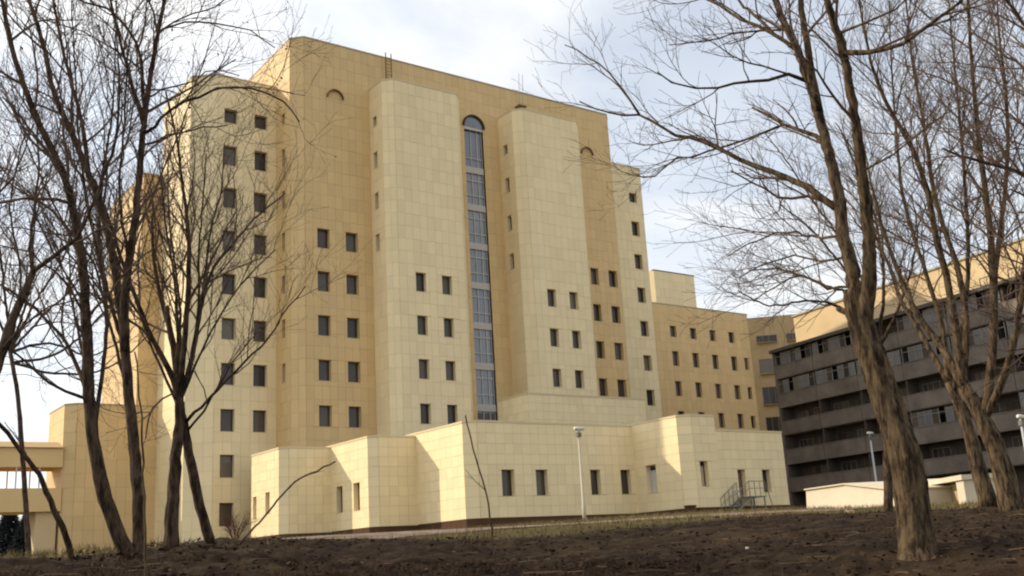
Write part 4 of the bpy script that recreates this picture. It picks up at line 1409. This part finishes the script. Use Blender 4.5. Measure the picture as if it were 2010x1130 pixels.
# ---- bowed sapling and thin shoots
GS = 'young shoots in the soil'
bS = at(142, 1108, 15.5)
TS = Tree('sapling', 'dark bowed sapling leaning out of the left edge', 'sapling', bS, GS, M['bark'], M['twig'], clen=(.9, .45, .25), space=(.6, .3, .2), up=.5, seed=31)
TS.stem(pth(15.5, 14.5, (142, 1112), (128, 1050), (106, 1000), (76, 932), (32, 872), (0, 832), (-40, 800)), rpx(17, 15.5), rpx(9, 14.5), 9, .12, .12, True, .4, .8)
TS.done()
for i, (lab, d, w_, pts) in enumerate((
        ('thin brown shoot standing before the dark left clump', 9, 8, ((286, 1150), (284, 1060), (281, 930), (276, 800), (266, 690))),
        ('thin shoot leaning left in front of the annex corner', 12.0, 6, ((975, 1135), (968, 1070), (961, 1005), (946, 940), (929, 880), (914, 815))),
        ('thin arched twig springing up before the sunlit annex end', 15, 6, ((470, 1068), (500, 1035), (530, 1000), (578, 946), (622, 924), (660, 906))))):
    b_ = at(*pts[0], d)
    Tq = Tree('sapling', lab, 'sapling', b_, GS, M['bark_tan'], M['twig_tan'], clen=(.4, .2, .12), space=(.6, .3, .2), up=.3, seed=40 + i)
    Tq.stem(pth(d, d, *pts), rpx(w_, d), rpx(4, d), 6, .08, .1, True, .5, .35)
    Tq.done()
# ---- dead shrub at the annex's left foot
bH = at(462, 1052, 40)
TH = Tree('shrub', 'reddish bare shrub at the left foot of the annex', 'shrub', (bH[0], bH[1], gz(bH[0], bH[1])), None, M['red_twig'], M['red_twig'], clen=(.7, .4, .22), space=(.16, .12, .1), up=.3, seed=51)
zb = gz(bH[0], bH[1])
for k in range(9):
    a = k * .7
    e_ = np.array((bH[0] + math.cos(a) * .5, bH[1] + math.sin(a) * .5, zb + .9))
    TH.stem([np.array((bH[0], bH[1], zb - .1)), (np.array((bH[0], bH[1], zb)) + e_) / 2 + np.array((0, 0, .2)), e_], .02, .008, 4, .2, .1, True, .2)
TH.done()

# ---- conifers seen under the footbridge
for i, (px, py, d, h, lab) in enumerate(((14, 1098, 125, 6.2, 'small dark conifer under the footbridge, left of the other'), (52, 1096, 118, 5.2, 'larger dark conifer seen under the footbridge beside its pillar'))):
    b_ = at(px, py, d)
    zb = gz(b_[0], b_[1])
    co = thing('conifer', lab, 'tree', (b_[0], b_[1], zb), 'conifers under the footbridge')
    m_ = MB(); tube(m_, np.array([(0, 0, -.2), (0, 0, h)], float), np.array([.14, .03]), 7, cap=True); m_.build('trunk', M['bark'], co)
    m_ = MB()
    rs = np.random.RandomState(60 + i)
    for k in range(8000):
        f_ = rs.rand() ** 1.15
        R_ = (1 - f_) ** .8 * h * .36 * (.55 + .45 * rs.rand())
        a = rs.rand() * 6.283
        c = np.array((math.cos(a) * R_, math.sin(a) * R_, .35 + f_ * (h - .4)))
        o = np.array((math.cos(a), math.sin(a), -.25)) * (.34 + .25 * rs.rand())
        s_ = np.array((-math.sin(a), math.cos(a), 0)) * .14
        m_.poly([c - s_, c + o, c + s_])
    m_.build('crown', M['needle'], co)

# ------------------------------------------------------------------ loose stuff on the ground
rs = np.random.RandomState(77)


def scatter(n, b0, b1, d0, d1):
    b = np.radians(rs.uniform(b0, b1, n)); d = d0 * (d1 / d0) ** rs.rand(n)
    x, y = np.sin(b) * d, np.cos(b) * d
    k = d < soil_edge(x, y) - .3
    return x[k], y[k], d[k]


cl = MB()
x, y, d = scatter(3800, 2, 70, 6.5, 30)
z = gz_arr(x, y)
hgt_ = np.zeros_like(z)
tet = np.array([(1, 0, -.4), (-.5, .87, -.4), (-.5, -.87, -.4), (.1, .1, .8), (.6, .7, .2), (-.8, .1, .3)])
for i in range(len(x)):
    s = .008 + .034 * rs.rand() ** 3
    q = (tet * (1 + .5 * rs.randn(6, 3) * .4)) * s * np.array((1, 1, .75))
    a = rs.rand() * 6.28
    c_, s_ = math.cos(a), math.sin(a)
    q = np.stack([q[:, 0] * c_ - q[:, 1] * s_, q[:, 0] * s_ + q[:, 1] * c_, q[:, 2]], 1) + np.array((x[i], y[i], z[i] + s * .3 + .03))
    b = len(cl.v)
    cl.v.extend(map(tuple, q))
    cl.f += [(b, b + 1, b + 4), (b, b + 4, b + 3), (b + 1, b + 2, b + 5), (b + 1, b + 5, b + 4), (b + 4, b + 5, b + 3), (b + 2, b, b + 3), (b + 2, b + 3, b + 5)]
o = cl.build('soil_clods', M['clod'], kind='stuff')
lv = MB()
x, y, d = scatter(5000, 2, 70, 6.5, 28)
z = gz_arr(x, y)
for i in range(len(x)):
    c = np.array((x[i], y[i], z[i] + .05 + .03 * rs.rand()))
    a = rs.randn(3) * np.array((.02, .02, .012)); b = rs.randn(3) * np.array((.02, .02, .012))
    lv.quad(c - a, c + b, c + a, c - b * .8)
lv.build('fallen_leaves', M['dead_leaf'], kind='stuff')
ft = MB()
x, y, d = scatter(450, 2, 70, 7, 30)
z = gz_arr(x, y)
for i in range(len(x)):
    a = rs.rand() * 6.28; L_ = .12 + .5 * rs.rand() ** 2
    q = np.array([(0, 0, 0), (.5, .1 * rs.randn(), .06 * rs.rand()), (1, .2 * rs.randn(), .02)]) * L_
    c_, s_ = math.cos(a), math.sin(a)
    q = np.stack([q[:, 0] * c_ - q[:, 1] * s_, q[:, 0] * s_ + q[:, 1] * c_, q[:, 2]], 1) + np.array((x[i], y[i], z[i] + .06))
    tube(ft, q, np.array([.007, .005, .003]), 3)
ft.build('fallen_twigs', M['twig_tan'], kind='stuff')
gr = MB()
n_ = 16000
b = np.radians(rs.uniform(3, 66, n_)); d = 14 + 50 * rs.rand(n_) ** 1.2
x, y = np.sin(b) * d, np.cos(b) * d
k = (d > soil_edge(x, y) - 1.5 + rs.randn(n_) * 1.2)
x, y, d = x[k], y[k], d[k]
pd = np.full(len(x), 99.0)
for i in range(0, len(cx), 2):
    pd = np.minimum(pd, np.hypot(x - cx[i], y - cy[i]))
k = pd > 2.6
x, y = x[k], y[k]
z = gz_arr(x, y)
for i in range(len(x)):
    if 34 < x[i] < 60 and y[i] > 47: continue
    for j in range(2):
        h = .06 + .14 * rs.rand()
        a = rs.rand() * 6.28
        q = np.array((x[i], y[i], z[i])) + rs.randn(3) * np.array((.08, .08, 0))
        wv = np.array((math.cos(a), math.sin(a), 0)) * .012
        tip = q + np.array((rs.randn() * .06, rs.randn() * .06, h))
        gr.poly([q - wv, q + wv, tip])
gr.build('dry_grass', M['straw'], kind='stuff')
gr = MB()
x, y, d = scatter(9000, 2, 72, 7, 30)
k = vnoise(x, y, .45, 21) * .6 + vnoise(x, y, 1.3, 22) * .4 > .60
x, y = x[k], y[k]
z = gz_arr(x, y)
for i in range(len(x)):
    for j in range(4):
        h = .04 + .09 * rs.rand()
        a = rs.rand() * 6.28
        q = np.array((x[i], y[i], z[i] + .0)) + rs.randn(3) * np.array((.05, .05, 0))
        wv = np.array((math.cos(a), math.sin(a), 0)) * .006
        gr.poly([q - wv, q + wv, q + np.array((rs.randn() * .07, rs.randn() * .07, h))])
gr.build('dead_grass', M['dead_leaf'], kind='stuff')
for i, (px, py, d, s, lab) in enumerate(((1466, 1068, 14.6, .02, 'crumpled white paper scrap lying on the soil, left of the forked tree'), (1668, 1006, 31, .12, 'pale stone slab lying at the soil edge before the low hut'))):
    b_ = at(px, py, d)
    m_ = MB()
    r_ = np.random.RandomState(90 + i)
    g_ = 5
    P_ = [[np.array(((u / (g_ - 1) - .5) * 2 * s, (v / (g_ - 1) - .5) * 1.3 * s, r_.rand() * s * .5)) for u in range(g_)] for v in range(g_)]
    for v in range(g_ - 1):
        for u in range(g_ - 1):
            m_.quad(P_[v][u], P_[v][u + 1], P_[v + 1][u + 1], P_[v + 1][u])
    for k in range(g_ - 1):
        for (a, b2) in ((P_[0][k], P_[0][k + 1]), (P_[-1][k + 1], P_[-1][k]), (P_[k + 1][0], P_[k][0]), (P_[k][-1], P_[k + 1][-1])):
            m_.quad(a, a * np.array((1, 1, 0)) - np.array((0, 0, .02)), b2 * np.array((1, 1, 0)) - np.array((0, 0, .02)), b2)
    o = m_.build('paper_scrap' if i == 0 else 'stone_slab', M['paper'] if i == 0 else M['beige'])
    o.location = (b_[0], b_[1], gz(b_[0], b_[1]) + .05)
    tag(o, lab, 'litter' if i == 0 else 'stone')
